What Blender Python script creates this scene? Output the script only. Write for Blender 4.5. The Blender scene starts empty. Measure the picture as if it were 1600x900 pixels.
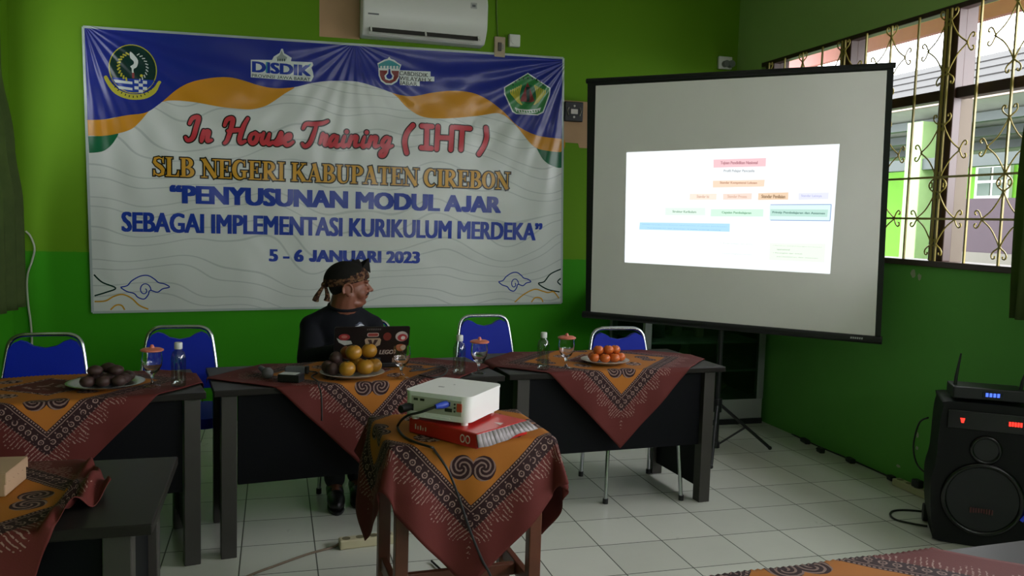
import bpy, bmesh, math, random
from mathutils import Vector, Matrix
random.seed(7)
SC = bpy.context.scene
COL = SC.collection
PI = math.pi

# ------------------------------------------------------------------ camera
CAM_H = 1.5
FPX = 1300.0
RX, RY, RZ = (0.9616, -0.0052, 0.2744), (-0.2731, 0.0883, 0.9579), (0.0293, 0.9961, -0.0837)
def _axes():
    d = Vector((430 - 800, -(330 - 450), FPX)).normalized()
    r = math.radians(0.3)
    up = Vector((math.sin(r), math.cos(r), 0))
    z = (up - d * d.dot(up)).normalized()
    x = -(d.cross(z))
    return x, d, z                      # world X, Y, Z written in (right, up, forward)
AX, AY, AZ = _axes()
cam_data = bpy.data.cameras.new('camera')
cam_data.sensor_width = 36.0
cam_data.lens = FPX / 1600 * 36.0
cam_data.clip_start = 0.05
cam = bpy.data.objects.new('camera', cam_data)
COL.objects.link(cam)
m = Matrix(((AX[0], AX[1], -AX[2], 0), (AY[0], AY[1], -AY[2], 0), (AZ[0], AZ[1], -AZ[2], CAM_H), (0, 0, 0, 1)))
cam.matrix_world = m
SC.camera = cam

def ray(px, py):
    c = Vector(((px - 800) / FPX, -(py - 450) / FPX, 1))
    return Vector((AX.dot(c), AY.dot(c), AZ.dot(c)))
O0 = Vector((0, 0, CAM_H))
def onz(px, py, z): r = ray(px, py); return O0 + r * ((z - CAM_H) / r.z)
def ony(px, py, y): r = ray(px, py); return O0 + r * (y / r.y)
def onx(px, py, x): r = ray(px, py); return O0 + r * (x / r.x)

# ------------------------------------------------------------------ light and exposure
SC.view_settings.view_transform = 'Standard'
SC.view_settings.look = 'None'
SC.view_settings.gamma = 1.0
SC.view_settings.use_curve_mapping = False
SC.view_settings.exposure = 0.45
world = bpy.data.worlds.new('overcast_sky'); SC.world = world
world.use_nodes = True
bg = world.node_tree.nodes['Background']
bg.inputs[0].default_value = (0.93, 0.97, 1.0, 1)
bg.inputs[1].default_value = 6.0
def area(name, loc, rot, sx, sy, power, color=(1, 1, 1)):
    l = bpy.data.lights.new(name, 'AREA'); l.shape = 'RECTANGLE'; l.size = sx; l.size_y = sy
    l.energy = power; l.color = color
    o = bpy.data.objects.new(name, l); o.location = loc; o.rotation_euler = rot; COL.objects.link(o); return o
# area lamps boost the daylight of the side windows; rear lamp is added fill
area('rear_fill_light', (1.9, -3.02, 2.6), (math.radians(102), 0, 0), 2.0, .5, 14, (1.0, 0.96, 1.0))
area('daylight_left_window', (-1.95, 3.6, 2.05), (0, math.radians(-90), 0), 1.4, 2.8, 1, (0.98, 0.98, 0.95))
area('daylight_right_window', (4.3, 1.9, 2.3), (0, math.radians(76), 0), 1.4, 3.4, 85, (1.0, 0.96, 1.02))

# ------------------------------------------------------------------ material helpers
def lin(h):
    h = h.lstrip('#'); c = [int(h[i:i + 2], 16) / 255 for i in (0, 2, 4)]
    return tuple(x / 12.92 if x <= .04045 else ((x + .055) / 1.055) ** 2.4 for x in c) + (1,)
class X:                                   # small expression wrapper round math nodes
    def __init__(s, nt, k): s.nt = nt; s.k = k
    def op(s, o, *a):
        n = s.nt.nodes.new('ShaderNodeMath'); n.operation = o
        for i, v in enumerate((s,) + a):
            if isinstance(v, X): s.nt.links.new(v.k, n.inputs[i])
            else: n.inputs[i].default_value = v
        return X(s.nt, n.outputs[0])
    def __add__(s, o): return s.op('ADD', o)
    __radd__ = __add__
    def __mul__(s, o): return s.op('MULTIPLY', o)
    __rmul__ = __mul__
    def __sub__(s, o): return s.op('SUBTRACT', o)
    def __rsub__(s, o): return (s * -1.0) + o
    def __truediv__(s, o): return s.op('DIVIDE', o)
    def lt(s, o): return s.op('LESS_THAN', o)
    def gt(s, o): return s.op('GREATER_THAN', o)
    def max(s, o): return s.op('MAXIMUM', o)
    def min(s, o): return s.op('MINIMUM', o)
    def abs(s): return s.op('ABSOLUTE')
    def sin(s): return s.op('SINE')
    def fract(s): return s.op('FRACT')
    def floor(s): return s.op('FLOOR')
    def sqrt(s): return s.op('SQRT')
    def exp(s): return s.op('EXPONENT')
    def atan2(s, o): return s.op('ARCTAN2', o)
    def rng(s, a, b): return s.gt(a) * s.lt(b)
def hyp(a, b): return (a * a + b * b).sqrt()
def mix(nt, fac, a, b):
    n = nt.nodes.new('ShaderNodeMix'); n.data_type = 'RGBA'
    for i, v in ((0, fac), (6, a), (7, b)):
        if isinstance(v, X): nt.links.new(v.k, n.inputs[i])
        elif isinstance(v, bpy.types.NodeSocket): nt.links.new(v, n.inputs[i])
        else: n.inputs[i].default_value = v
    return n.outputs[2]
def base(name, rough=.5, metal=0, spec=.5):
    ma = bpy.data.materials.new(name); ma.use_nodes = True
    nt = ma.node_tree; b = nt.nodes['Principled BSDF']
    b.inputs['Roughness'].default_value = rough; b.inputs['Metallic'].default_value = metal
    b.inputs['Specular IOR Level'].default_value = spec
    return ma, nt, b
def coords(nt, kind='Object'):
    t = nt.nodes.new('ShaderNodeTexCoord'); s = nt.nodes.new('ShaderNodeSeparateXYZ')
    nt.links.new(t.outputs[kind], s.inputs[0])
    return t.outputs[kind], [X(nt, s.outputs[i]) for i in range(3)]
def noise(nt, vec, scale, detail=3, rough=.5, dist=0):
    n = nt.nodes.new('ShaderNodeTexNoise'); n.inputs['Scale'].default_value = scale
    n.inputs['Detail'].default_value = detail; n.inputs['Roughness'].default_value = rough
    n.inputs['Distortion'].default_value = dist
    nt.links.new(vec, n.inputs['Vector']); return X(nt, n.outputs[0])
def bump(nt, b, h, strength, dist=.01):
    n = nt.nodes.new('ShaderNodeBump'); n.inputs['Strength'].default_value = strength
    n.inputs['Distance'].default_value = dist
    nt.links.new(h.k, n.inputs['Height']); nt.links.new(n.outputs[0], b.inputs['Normal'])
def M(name, col, rough=.5, metal=0, spec=.5, vary=.12, vscale=6, bmp=0, bscale=60, emit=None, es=1, trans=0, ior=1.45):
    ma, nt, b = base(name, rough, metal, spec)
    c = lin(col)
    vec, _ = coords(nt)
    if vary:
        n = noise(nt, vec, vscale, 4)
        d = tuple(x * (1 - vary) for x in c[:3]) + (1,); e = tuple(min(1, x * (1 + vary)) for x in c[:3]) + (1,)
        nt.links.new(mix(nt, n, d, e), b.inputs['Base Color'])
    else: b.inputs['Base Color'].default_value = c
    if bmp: bump(nt, b, noise(nt, vec, bscale, 3), bmp, .004)
    if emit: b.inputs['Emission Color'].default_value = lin(emit); b.inputs['Emission Strength'].default_value = es
    if trans: b.inputs['Transmission Weight'].default_value = trans; b.inputs['IOR'].default_value = ior
    return ma

def glassy(name, tint, mixf):
    ma, nt, b = base(name, .05)
    tr = nt.nodes.new('ShaderNodeBsdfTransparent'); tr.inputs[0].default_value = lin(tint)
    gl = nt.nodes.new('ShaderNodeBsdfGlossy'); gl.inputs['Roughness'].default_value = .06
    ms = nt.nodes.new('ShaderNodeMixShader'); ms.inputs[0].default_value = mixf
    nt.links.new(tr.outputs[0], ms.inputs[1]); nt.links.new(gl.outputs[0], ms.inputs[2])
    nt.links.new(ms.outputs[0], nt.nodes['Material Output'].inputs[0]); return ma

# ------------------------------------------------------------------ mesh helpers
class MB:
    def __init__(s): s.v = []; s.f = []; s.m = []; s.uv = {}
    def add(s, vs, fs, m=0):
        o = len(s.v); s.v += [tuple(v) for v in vs]
        for f in fs: s.f.append(tuple(i + o for i in f)); s.m.append(m)
        return s
    def box(s, x0, x1, y0, y1, z0, z1, m=0):
        return s.add([(x, y, z) for z in (z0, z1) for y in (y0, y1) for x in (x0, x1)],
                     [(0, 2, 3, 1), (4, 5, 7, 6), (0, 1, 5, 4), (2, 6, 7, 3), (0, 4, 6, 2), (1, 3, 7, 5)], m)
    def obox(s, c, size, mat, m=0):
        a, b, d = (k / 2 for k in size); c = Vector(c)
        return s.add([c + mat @ Vector((x, y, z)) for z in (-d, d) for y in (-b, b) for x in (-a, a)],
                     [(0, 2, 3, 1), (4, 5, 7, 6), (0, 1, 5, 4), (2, 6, 7, 3), (0, 4, 6, 2), (1, 3, 7, 5)], m)
    def tube(s, pts, r, n=8, m=0, closed=False):
        pts = [Vector(p) for p in pts]; K = len(pts); rr = r if isinstance(r, (list, tuple)) else [r] * K
        rings = []; ref = None
        for i, p in enumerate(pts):
            a = pts[(i - 1) % K] if (closed or i) else p; b = pts[(i + 1) % K] if (closed or i < K - 1) else p
            t = (b - a)
            t = t.normalized() if t.length > 1e-9 else Vector((0, 0, 1))
            if ref is None: ref = t.orthogonal().normalized()
            ref = (ref - t * ref.dot(t))
            ref = ref.normalized() if ref.length > 1e-6 else t.orthogonal().normalized()
            w = t.cross(ref)
            rings.append([p + (ref * math.cos(2 * PI * k / n) + w * math.sin(2 * PI * k / n)) * rr[i] for k in range(n)])
        vs = [v for g in rings for v in g]; fs = []
        for i in range(K if closed else K - 1):
            j = (i + 1) % K
            for k in range(n): fs.append((i * n + k, i * n + (k + 1) % n, j * n + (k + 1) % n, j * n + k))
        if not closed: fs += [tuple(range(n - 1, -1, -1)), tuple((K - 1) * n + k for k in range(n))]
        return s.add(vs, fs, m)
    def cyl(s, p0, p1, r0, r1=None, n=20, m=0): return s.tube([p0, p1], [r0, r0 if r1 is None else r1], n, m)
    def lathe(s, prof, c=(0, 0, 0), n=28, m=0, cap=True):
        vs = [(c[0] + r * math.cos(2 * PI * k / n), c[1] + r * math.sin(2 * PI * k / n), c[2] + z) for r, z in prof for k in range(n)]
        fs = [(i * n + k, i * n + (k + 1) % n, (i + 1) * n + (k + 1) % n, (i + 1) * n + k) for i in range(len(prof) - 1) for k in range(n)]
        if cap: fs += [tuple(range(n - 1, -1, -1)), tuple((len(prof) - 1) * n + k for k in range(n))]
        return s.add(vs, fs, m)
    def ball(s, c, r, nu=16, nv=10, m=0, rot=None):
        if not isinstance(r, (list, tuple)): r = (r, r, r)
        c = Vector(c); vs = []
        for j in range(1, nv):
            t = PI * j / nv
            for i in range(nu):
                p = 2 * PI * i / nu
                q = Vector((r[0] * math.sin(t) * math.cos(p), r[1] * math.sin(t) * math.sin(p), r[2] * math.cos(t)))
                vs.append(c + (rot @ q if rot else q))
        q0, q1 = Vector((0, 0, r[2])), Vector((0, 0, -r[2]))
        vs += [c + (rot @ q0 if rot else q0), c + (rot @ q1 if rot else q1)]
        fs = [(j * nu + i, (j + 1) * nu + i, (j + 1) * nu + (i + 1) % nu, j * nu + (i + 1) % nu) for j in range(nv - 2) for i in range(nu)]
        a = (nv - 1) * nu
        fs += [(a, i, (i + 1) % nu) for i in range(nu)] + [(a + 1, (nv - 2) * nu + (i + 1) % nu, (nv - 2) * nu + i) for i in range(nu)]
        return s.add(vs, fs, m)
    def caps(s, a, b, ra, rb, n=14):           # capsule with end balls
        s.tube([a, b], [ra, rb], n); s.ball(a, ra, n, 10); s.ball(b, rb, n, 10); return s
    def prism(s, poly, fn, d0, d1, m=0, m_side=None):   # polygon (u,v) extruded between depths d0..d1 through fn(u,v,d)
        n = len(poly)
        vs = [fn(u, v, d0) for u, v in poly] + [fn(u, v, d1) for u, v in poly]
        s.add(vs, [tuple(range(n)), tuple(range(2 * n - 1, n - 1, -1))], m)
        s.add(vs, [(i, i + n, (i + 1) % n + n, (i + 1) % n) for i in range(n)], m if m_side is None else m_side)
        return s
    def flat(s, poly, fn, d, m=0):
        return s.add([fn(u, v, d) for u, v in poly], [tuple(range(len(poly)))], m)
    def build(s, name, mats, parent=None, at=None, smooth=None, bevel=0, seg=2, world=False):
        me = bpy.data.meshes.new(name)
        off = Matrix.Identity(4)
        if parent is not None and world: off = ROOT(parent).matrix_basis.inverted()
        elif at is not None: off = Matrix.Translation(-Vector(at))
        me.from_pydata([off @ Vector(v) for v in s.v], [], s.f)
        for q in (mats if isinstance(mats, (list, tuple)) else [mats]): me.materials.append(q)
        for p, k in zip(me.polygons, s.m): p.material_index = k
        if s.uv:
            ul = me.uv_layers.new(name='UVMap')
            for l in me.loops: ul.data[l.index].uv = s.uv.get(l.vertex_index, (0, 0))
        bm = bmesh.new(); bm.from_mesh(me); bmesh.ops.recalc_face_normals(bm, faces=bm.faces); bm.to_mesh(me); bm.free()
        if smooth is not None:
            me.shade_smooth()
            if smooth < 3: me.set_sharp_from_angle(angle=smooth)
        o = bpy.data.objects.new(name, me); COL.objects.link(o)
        if parent is not None: o.parent = parent
        elif at is not None: o.location = at
        if bevel:
            b = o.modifiers.new('bevel', 'BEVEL'); b.width = bevel; b.segments = seg; b.limit_method = 'ANGLE'
        return o
def ROOT(o):
    while o.parent: o = o.parent
    return o
def thing(name, label, cat, loc=(0, 0, 0), rz=0, group=None):
    o = bpy.data.objects.new(name, None); o.empty_display_size = .1; COL.objects.link(o)
    o.location = loc; o.rotation_euler = (0, 0, rz)
    o.matrix_basis = Matrix.Translation(loc) @ Matrix.Rotation(rz, 4, 'Z')
    return tag(o, label, cat, group)
def tag(o, label, cat, group=None):
    o['label'] = label; o['category'] = cat
    if group: o['group'] = group
    return o
def structure(o): o['kind'] = 'structure'; return o
def dup(root, loc, rz, label, group=None):
    r = root.copy(); COL.objects.link(r)
    r.matrix_basis = Matrix.Translation(loc) @ Matrix.Rotation(rz, 4, 'Z')
    r['label'] = label
    if group: r['group'] = group
    for ch in root.children:
        c = ch.copy(); COL.objects.link(c); c.parent = r
        for g in ch.children:
            d = g.copy(); COL.objects.link(d); d.parent = c
    return r
def catmull(pts, n=6, closed=False):
    P = [Vector(p) for p in pts]; K = len(P); out = []
    for i in range(K if closed else K - 1):
        g = (lambda j: P[j % K]) if closed else (lambda j: P[max(0, min(K - 1, j))])
        a, b, c, d = g(i - 1), g(i), g(i + 1), g(i + 2)
        for k in range(n):
            t = k / n
            out.append(.5 * ((2 * b) + (c - a) * t + (2 * a - 5 * b + 4 * c - d) * t * t + (3 * b - a - 3 * c + d) * t ** 3))
    if not closed: out.append(P[-1])
    return out
def rrect(x0, x1, y0, y1, r, n=6):
    out = []
    for cx, cy, a in ((x1 - r, y1 - r, 0), (x0 + r, y1 - r, 90), (x0 + r, y0 + r, 180), (x1 - r, y0 + r, 270)):
        out += [(cx + r * math.cos(math.radians(a + 90 * k / n)), cy + r * math.sin(math.radians(a + 90 * k / n))) for k in range(n + 1)]
    return out
def circle(cx, cy, rx, ry=None, n=40, a0=0, a1=360):
    ry = rx if ry is None else ry
    full = abs(a1 - a0) >= 360
    return [(cx + rx * math.cos(math.radians(a0 + (a1 - a0) * k / n)), cy + ry * math.sin(math.radians(a0 + (a1 - a0) * k / n))) for k in range(n if full else n + 1)]
LAYER = [0]
def ribbon(mb, pts, w, fn, d, m=0, extra=0.0, round_cap=False):
    """flat stroke with width w (number or list) along 2-D pts; extra widens it all round"""
    P = [Vector((p[0], p[1])) for p in pts]; K = len(P)
    W = list(w) if isinstance(w, (list, tuple)) else [w] * K
    if extra and not round_cap:
        P[0] = P[0] + (P[0] - P[1]).normalized() * extra; P[-1] = P[-1] + (P[-1] - P[-2]).normalized() * extra
    L, R = [], []
    LAYER[0] = (LAYER[0] + 1) % 12; d = d + LAYER[0] * 4e-5
    for i in range(K):
        t = (P[min(K - 1, i + 1)] - P[max(0, i - 1)]).normalized(); nrm = Vector((-t.y, t.x))
        h = W[i] / 2 + extra
        L.append(P[i] + nrm * h); R.append(P[i] - nrm * h)
    if round_cap:                      # strokes that may cross themselves rise very slightly along their length
        for i in range(K - 1):
            e = d + i * 5e-6
            mb.add([fn(L[i].x, L[i].y, e), fn(L[i + 1].x, L[i + 1].y, e), fn(R[i + 1].x, R[i + 1].y, e), fn(R[i].x, R[i].y, e)], [(0, 1, 2, 3)], m)
            mb.flat(circle(P[i].x, P[i].y, W[i] / 2 + extra, n=12), fn, e + 2.5e-6, m)
        d += K * 5e-6
    else:
        vs = [fn(p.x, p.y, d) for p in L] + [fn(p.x, p.y, d) for p in R]
        mb.add(vs, [(i, i + 1, K + i + 1, K + i) for i in range(K - 1)], m)
    if round_cap:
        for p, ww in ((P[0], W[0]), (P[-1], W[-1])):
            d += 6e-6; mb.flat(circle(p.x, p.y, ww / 2 + extra, n=14), fn, d, m)
def text2d(body, bold=0.0, shear=0.0, extra=0.0):
    cu = bpy.data.curves.new('t', 'FONT'); cu.body = body; cu.size = 1; cu.offset = bold + extra; cu.shear = shear
    cu.resolution_u = 3
    o = bpy.data.objects.new('t', cu); COL.objects.link(o)
    bpy.context.view_layer.update()
    dg = bpy.context.evaluated_depsgraph_get()
    me = bpy.data.meshes.new_from_object(o.evaluated_get(dg))
    vs = [(v.co.x, v.co.y) for v in me.vertices]; fs = [tuple(p.vertices) for p in me.polygons]
    bpy.data.objects.remove(o); bpy.data.meshes.remove(me); bpy.data.curves.remove(cu)
    if body.isupper():                       # capitals that dip under the line (J) are redrawn standing on it
        par = list(range(len(vs)))
        def find(i):
            while par[i] != i: par[i] = par[par[i]]; i = par[i]
            return i
        for f in fs:
            for i in f[1:]: par[find(i)] = find(f[0])
        grp = {}
        for i in range(len(vs)): grp.setdefault(find(i), []).append(i)
        hooks = []
        for g in grp.values():
            if min(vs[i][1] for i in g) < -.05:
                hooks.append((max(vs[i][0] for i in g), max(vs[i][1] for i in g), set(g)))
        for k, (xr, cap, g) in enumerate(sorted(hooks, key=lambda q: q[0])):
            xr += .24 * k; sh = .24
            fs = [f for f in fs if f[0] not in g]
            vs = [(x + sh, y) if (x > xr + .005 and i not in g) else ((xr + sh, 0) if i in g else (x, y)) for i, (x, y) in enumerate(vs)]
            w = .10; cx, rx, ry = xr + sh - .17, .12, .19          # stem, then a hook to the left
            line = [(xr + sh - w / 2, cap), (xr + sh - w / 2, ry + w / 2)] + [(cx + rx * math.cos(t), ry + w / 2 - ry * math.sin(t)) for t in [PI * q / 10 for q in range(1, 10)]]
            n0 = len(vs); K = len(line)
            for i, (x, y) in enumerate(line):
                p, q = line[max(0, i - 1)], line[min(K - 1, i + 1)]
                tx, ty = q[0] - p[0], q[1] - p[1]; L = math.hypot(tx, ty)
                vs += [(x - ty / L * w / 2, y + tx / L * w / 2), (x + ty / L * w / 2, y - tx / L * w / 2)]
            fs += [(n0 + 2 * i, n0 + 2 * i + 1, n0 + 2 * i + 3, n0 + 2 * i + 2) for i in range(K - 1)]
    return vs, fs
def put_text(mb, body, x0, x1, y0, y1, fn, d, m=0, bold=0.0, shear=0.0, outline=0.0, mo=1, do=None):
    """letters fitted to the box; bold (em) is reached by stacking slightly shifted copies"""
    vs, fs = text2d(body, 0, shear)
    ax, bx = min(v[0] for v in vs), max(v[0] for v in vs); ay, by = min(v[1] for v in vs), max(v[1] for v in vs)
    h = by - ay
    def lay(bx_, by_, dd, mm):
        sx, sy = (x1 - x0 - 2 * bx_) / (bx - ax), (y1 - y0 - 2 * by_) / h
        K = 5 if bx_ > 1e-5 else 1
        for k in range(K):
            f = (k / (K - 1) * 2 - 1) if K > 1 else 0
            for g in ((-1, 1) if by_ > 1e-5 else (0,)):
                dd += 4e-5
                mb.add([fn(x0 + bx_ + f * bx_ + (v[0] - ax) * sx, y0 + by_ + g * by_ + (v[1] - ay) * sy, dd) for v in vs], fs, mm)
    em = (y1 - y0)
    lay(bold * em, bold * .35 * em, d, m)

# ------------------------------------------------------------------ shared materials
WX, WY, WL, CEIL = 3.61, 6.15, -1.66, 3.35
def wall_mat(name, up, low, zline, axis):
    ma, nt, b = base(name, .7, spec=.15)
    vec, (x, y, z) = coords(nt)
    n = noise(nt, vec, 1.3, 5, .6); n2 = noise(nt, vec, 24, 3)
    u0, l0 = lin(up), lin(low)
    sc = lambda c, k: tuple(q * k for q in c[:3]) + (1,)
    cu = mix(nt, n, sc(u0, .85), sc(u0, 1.12)); cl = mix(nt, n, sc(l0, .85), sc(l0, 1.12))
    edge = (z + (n2 - .5) * .012).gt(zline)
    c = mix(nt, edge, cl, cu)
    spots = noise(nt, vec, 3.1, 8, .75).gt(.735) * z.lt(1.3)
    c = mix(nt, spots * .5, c, lin('#a9b39a'))
    nt.links.new(c, b.inputs['Base Color'])
    bump(nt, b, n2, .12, .004)
    return ma
m_wall_back = wall_mat('green_paint_back', '#5f8a16', '#358a12', 1.19, 1)
m_wall_right = wall_mat('green_paint_side', '#9cbc6c', '#62a44c', 1.325, 0)
def tile_mat():
    ma, nt, b = base('glossy_floor_tiles', .22, spec=.5)
    vec, (x, y, z) = coords(nt)
    s = .3175
    fx = ((x - 2.72) / s).fract(); fy = ((y - 3.16) / s).fract()
    e = (fx - .5).abs().max((fy - .5).abs())
    g = e.gt(.5 - .0085)
    cellid = ((x - 2.72) / s).floor() * 12.7 + ((y - 3.16) / s).floor() * 7.3
    r = (cellid.sin() * 437.5).fract()
    n = noise(nt, vec, 2.2, 6, .65)
    c = mix(nt, r * .5 + n * .5, lin('#bdbfb4'), lin('#d6d7cc'))
    dirt = noise(nt, vec, 5.5, 8, .7).gt(.66)
    c = mix(nt, dirt * .18, c, lin('#6b6552'))
    c = mix(nt, g, c, lin('#3d4036'))
    nt.links.new(c, b.inputs['Base Color'])
    ro = n * .18 + .14 + g * .4
    nt.links.new(ro.k, b.inputs['Roughness'])
    bump(nt, b, 1.0 - g, .25, .002)
    return ma
m_floor = tile_mat()
m_ceil = M('white_ceiling_paint', '#c9cabd', .8)
m_brownwood = M('brown_painted_wood', '#33190f', .45, vary=.25, vscale=14)
m_sill = M('dark_sill_paint', '#3a2a20', .5)
m_gold = M('old_gold_iron_paint', '#94843c', .45, spec=.5, vary=.2)
m_black = M('black_plastic', '#101114', .45, vary=.1)
m_blackgl = M('black_gloss_plastic', '#0b0c0f', .25, vary=0)
m_white = M('white_plastic', '#d8d8d2', .35, vary=.03)
m_beige = M('beige_plaster', '#b08d6a', .8, vary=.15)
m_chrome = M('chrome_tube', '#c9ccd0', .18, 1.0, vary=0)
m_blue = M('blue_vinyl', '#0d249a', .5, spec=.15, vary=.1, bmp=.15, bscale=180)
m_top = M('grey_brown_laminate', '#22201d', .36, spec=.12, vary=.1, vscale=20)
m_leg = M('grey_laminate_leg', '#322f2b', .42, vary=.1, vscale=20)
m_navy = M('dark_navy_panel', '#06070b', .5, spec=.12, vary=.1)
m_wood = M('red_brown_stained_wood', '#5f3320', .4, vary=.3, vscale=18)
m_cable = M('black_rubber_cable', '#121212', .5, vary=0)
m_wcable = M('pale_cable', '#9aa08a', .5, vary=0)

# ------------------------------------------------------------------ room shell
structure(MB().box(WL - .2, WX + .2, -3.1, WY + .15, -.12, 0).build('floor', m_floor))
structure(MB().box(WL - .2, WX + .2, -3.1, WY + .15, CEIL, CEIL + .12).build('ceiling', m_ceil))
wb = structure(MB().box(WL - .2, WX + .2, WY, WY + .15, 0, CEIL).build('wall_back', m_wall_back))
SZ0, SZ1 = 1.327, 2.75                                     # window band
WIN0, WIN1 = -2.4, 5.79
b = MB(); b.box(WX, WX + .15, -3.1, WY, 0, SZ0 - .02); b.box(WX, WX + .15, -3.1, WY, SZ1, CEIL)
b.box(WX, WX + .15, WIN1, WY, SZ0 - .02, SZ1); b.box(WX, WX + .15, -3.1, WIN0, SZ0 - .02, SZ1)
wr = structure(b.build('wall_right', m_wall_right))
b = MB(); LW0, LW1 = 2.3, 5.66
b.box(WL - .15, WL, -3.1, WY, 0, SZ0); b.box(WL - .15, WL, -3.1, WY, SZ1, CEIL)
b.box(WL - .15, WL, LW1, WY, SZ0, SZ1); b.box(WL - .15, WL, -3.1, LW0, SZ0, SZ1)
structure(b.build('wall_left', m_wall_back))
b = MB(); b.box(WL - .2, WX + .2, -3.1, -2.95, 0, 2.3); b.box(WL - .2, WX + .2, -3.1, -2.95, 2.9, CEIL)
b.box(WL - .2, .8, -3.1, -2.95, 2.3, 2.9); b.box(3.0, WX + .2, -3.1, -2.95, 2.3, 2.9)  # unseen high opening left between these, sized to let fill light in
structure(b.build('wall_front', m_wall_back))

# bare plaster patches left unpainted on the back wall
b = MB()
fw = lambda u, v, d: (u, WY - d, v)
def onwall(pts, y=WY): return [(ony(px, py, y).x, ony(px, py, y).z) for px, py in pts]
b.prism(onwall([(499, -40), (562, -40), (562, 62), (540, 60), (499, 57)]), fw, -.002, .002)
b.prism(onwall([(876, 156), (926, 160), (927, 232), (905, 231), (903, 224), (876, 222)]), fw, -.002, .002)
b.build('bare_plaster_patch', m_beige, wb)
b = MB()
fr = lambda u, v, d: (WX - d, u, v)
def blot(mb, px, py, rx, ry, seed):
    rr = random.Random(seed); p = onx(px, py, WX)
    mb.flat([(p.y + rx * math.cos(a) * rr.uniform(.6, 1.1), p.z + ry * math.sin(a) * rr.uniform(.6, 1.1)) for a in [k * 2 * PI / 14 for k in range(14)]], fr, .002)
for i, (px, py, rx, ry) in enumerate([(1427, 427, .022, .028), (1437, 433, .018, .024), (1434, 680, .010, .022), (1433, 700, .012, .014), (1404, 728, .022, .010)]): blot(b, px, py, rx, ry, i)
b.build('chipped_paint', M('chipped_paint_white', '#a8ad92', .8), wr)

# ------------------------------------------------------------------ right window band: posts, rails, sill
b = MB()
posts = [-2.35, -1.45, -.55, .35, 1.25, 2.1, 3.0, 3.9, 4.8, 5.68]
for y in posts: b.box(WX + .005, WX + .06, y - .055, y + .055, SZ0, SZ1); b.box(WX + .06, WX + .14, y - .05, y + .055, 2.24, SZ1)
b.box(WX + .02, WX + .09, WIN0, WIN1, 2.235, 2.295)
b.box(WX, WX + .06, WIN0, WIN1, SZ1 - .03, SZ1)
w1 = structure(b.build('window_1', m_brownwood, bevel=.004))
MB().box(WX - .02, WX + .18, WIN0, WIN1, SZ0 - .035, SZ0).build('window_sill', m_sill, w1, bevel=.004)
for y in posts: MB().box(WX + .06, WX + .145, y - .05, y + .055, SZ0, 2.24).build('pale_post_side', M('lit_post_side_tint', '#5e5448', .8), w1)  # post sides in a paler colour, standing for daylight falling on them
# iron grilles, one per bay
def diamond(mb, y0, zc, hw=.130, hh=.150, r=.0042):
    x = WX - .012
    P = lambda y, z: (x, y0 + y, zc + z)
    horn = [(0, 0), (.016, .014), (.036, .028), (.047, .047), (.040, .064), (.026, .062), (.025, .050)]
    for sy in (-1, 1):
        for sz in (-1, 1):
            arc = [(0, sz * hh), (sy * .022, sz * hh * .70), (sy * hw * .52, sz * hh * .30), (sy * hw, 0)]
            mb.tube([P(a[0], a[1]) for a in catmull([(q[0], q[1], 0) for q in arc], 5)], r, 6)
            mb.tube([P(sy * q.x, sz * (hh - .010 + q.y)) for q in catmull([(a, c, 0) for a, c in horn], 4)], r, 6)
            mb.tube([P(sy * (hw - .010 + q.y * .8), sz * q.x) for q in catmull([(a, c, 0) for a, c in horn], 4)], r, 6)
def grille(y0, y1, label):
    b = MB(); x = WX - .012
    for k in range(5):
        y = y0 + (y1 - y0) * (k / 4) + (.016 if k == 0 else -.016 if k == 4 else 0)
        b.box(x - .005, x + .005, y - .0055, y + .0055, SZ0 - .02, SZ1 - .02)
    for z in (1.566, 1.80): b.box(x - .004, x + .004, y0, y1, z - .006, z + .006)
    g = tag(b.build('window_grille', m_gold, at=(WX, (y0 + y1) / 2, SZ0)), label, 'window grille', 'scrolled iron window grilles')
    for yy in ((y0 + y1) / 2, y0 + .016, y1 - .016):
        for zc in (1.566, 1.945, 2.52):
            b = MB(); diamond(b, yy, zc)
            if yy != (y0 + y1) / 2:                       # keep the half that lies inside this bay
                keep = [f for f in b.f if all(y0 - .002 <= b.v[j][1] <= y1 + .002 for j in f)]
                used = sorted({j for f in keep for j in f}); mp = {j: i for i, j in enumerate(used)}
                b.v = [b.v[j] for j in used]; b.f = [tuple(mp[j] for j in f) for f in keep]; b.m = [0] * len(keep)
            b.build('scroll_ornament', m_gold, g, world=True)
    return g
grille(3.0, 3.9, 'scrolled gold iron window grille nearest the camera, beside the right curtain')
grille(3.9, 4.8, 'scrolled gold iron window grille partly hidden by the projection screen edge')
grille(4.8, 5.68, 'far iron window grille showing above the projection screen top')

# left window (mostly outside the frame) behind its curtain
b = MB()
for y in (LW0 + .04, 3.35, 4.4, LW1 - .04): b.box(WL - .12, WL - .02, y - .04, y + .04, SZ0, SZ1)
b.box(WL - .12, WL - .02, LW0, LW1, SZ0, SZ0 + .05); b.box(WL - .12, WL - .02, LW0, LW1, SZ1 - .05, SZ1)
structure(b.build('window_2', m_brownwood))

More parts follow.
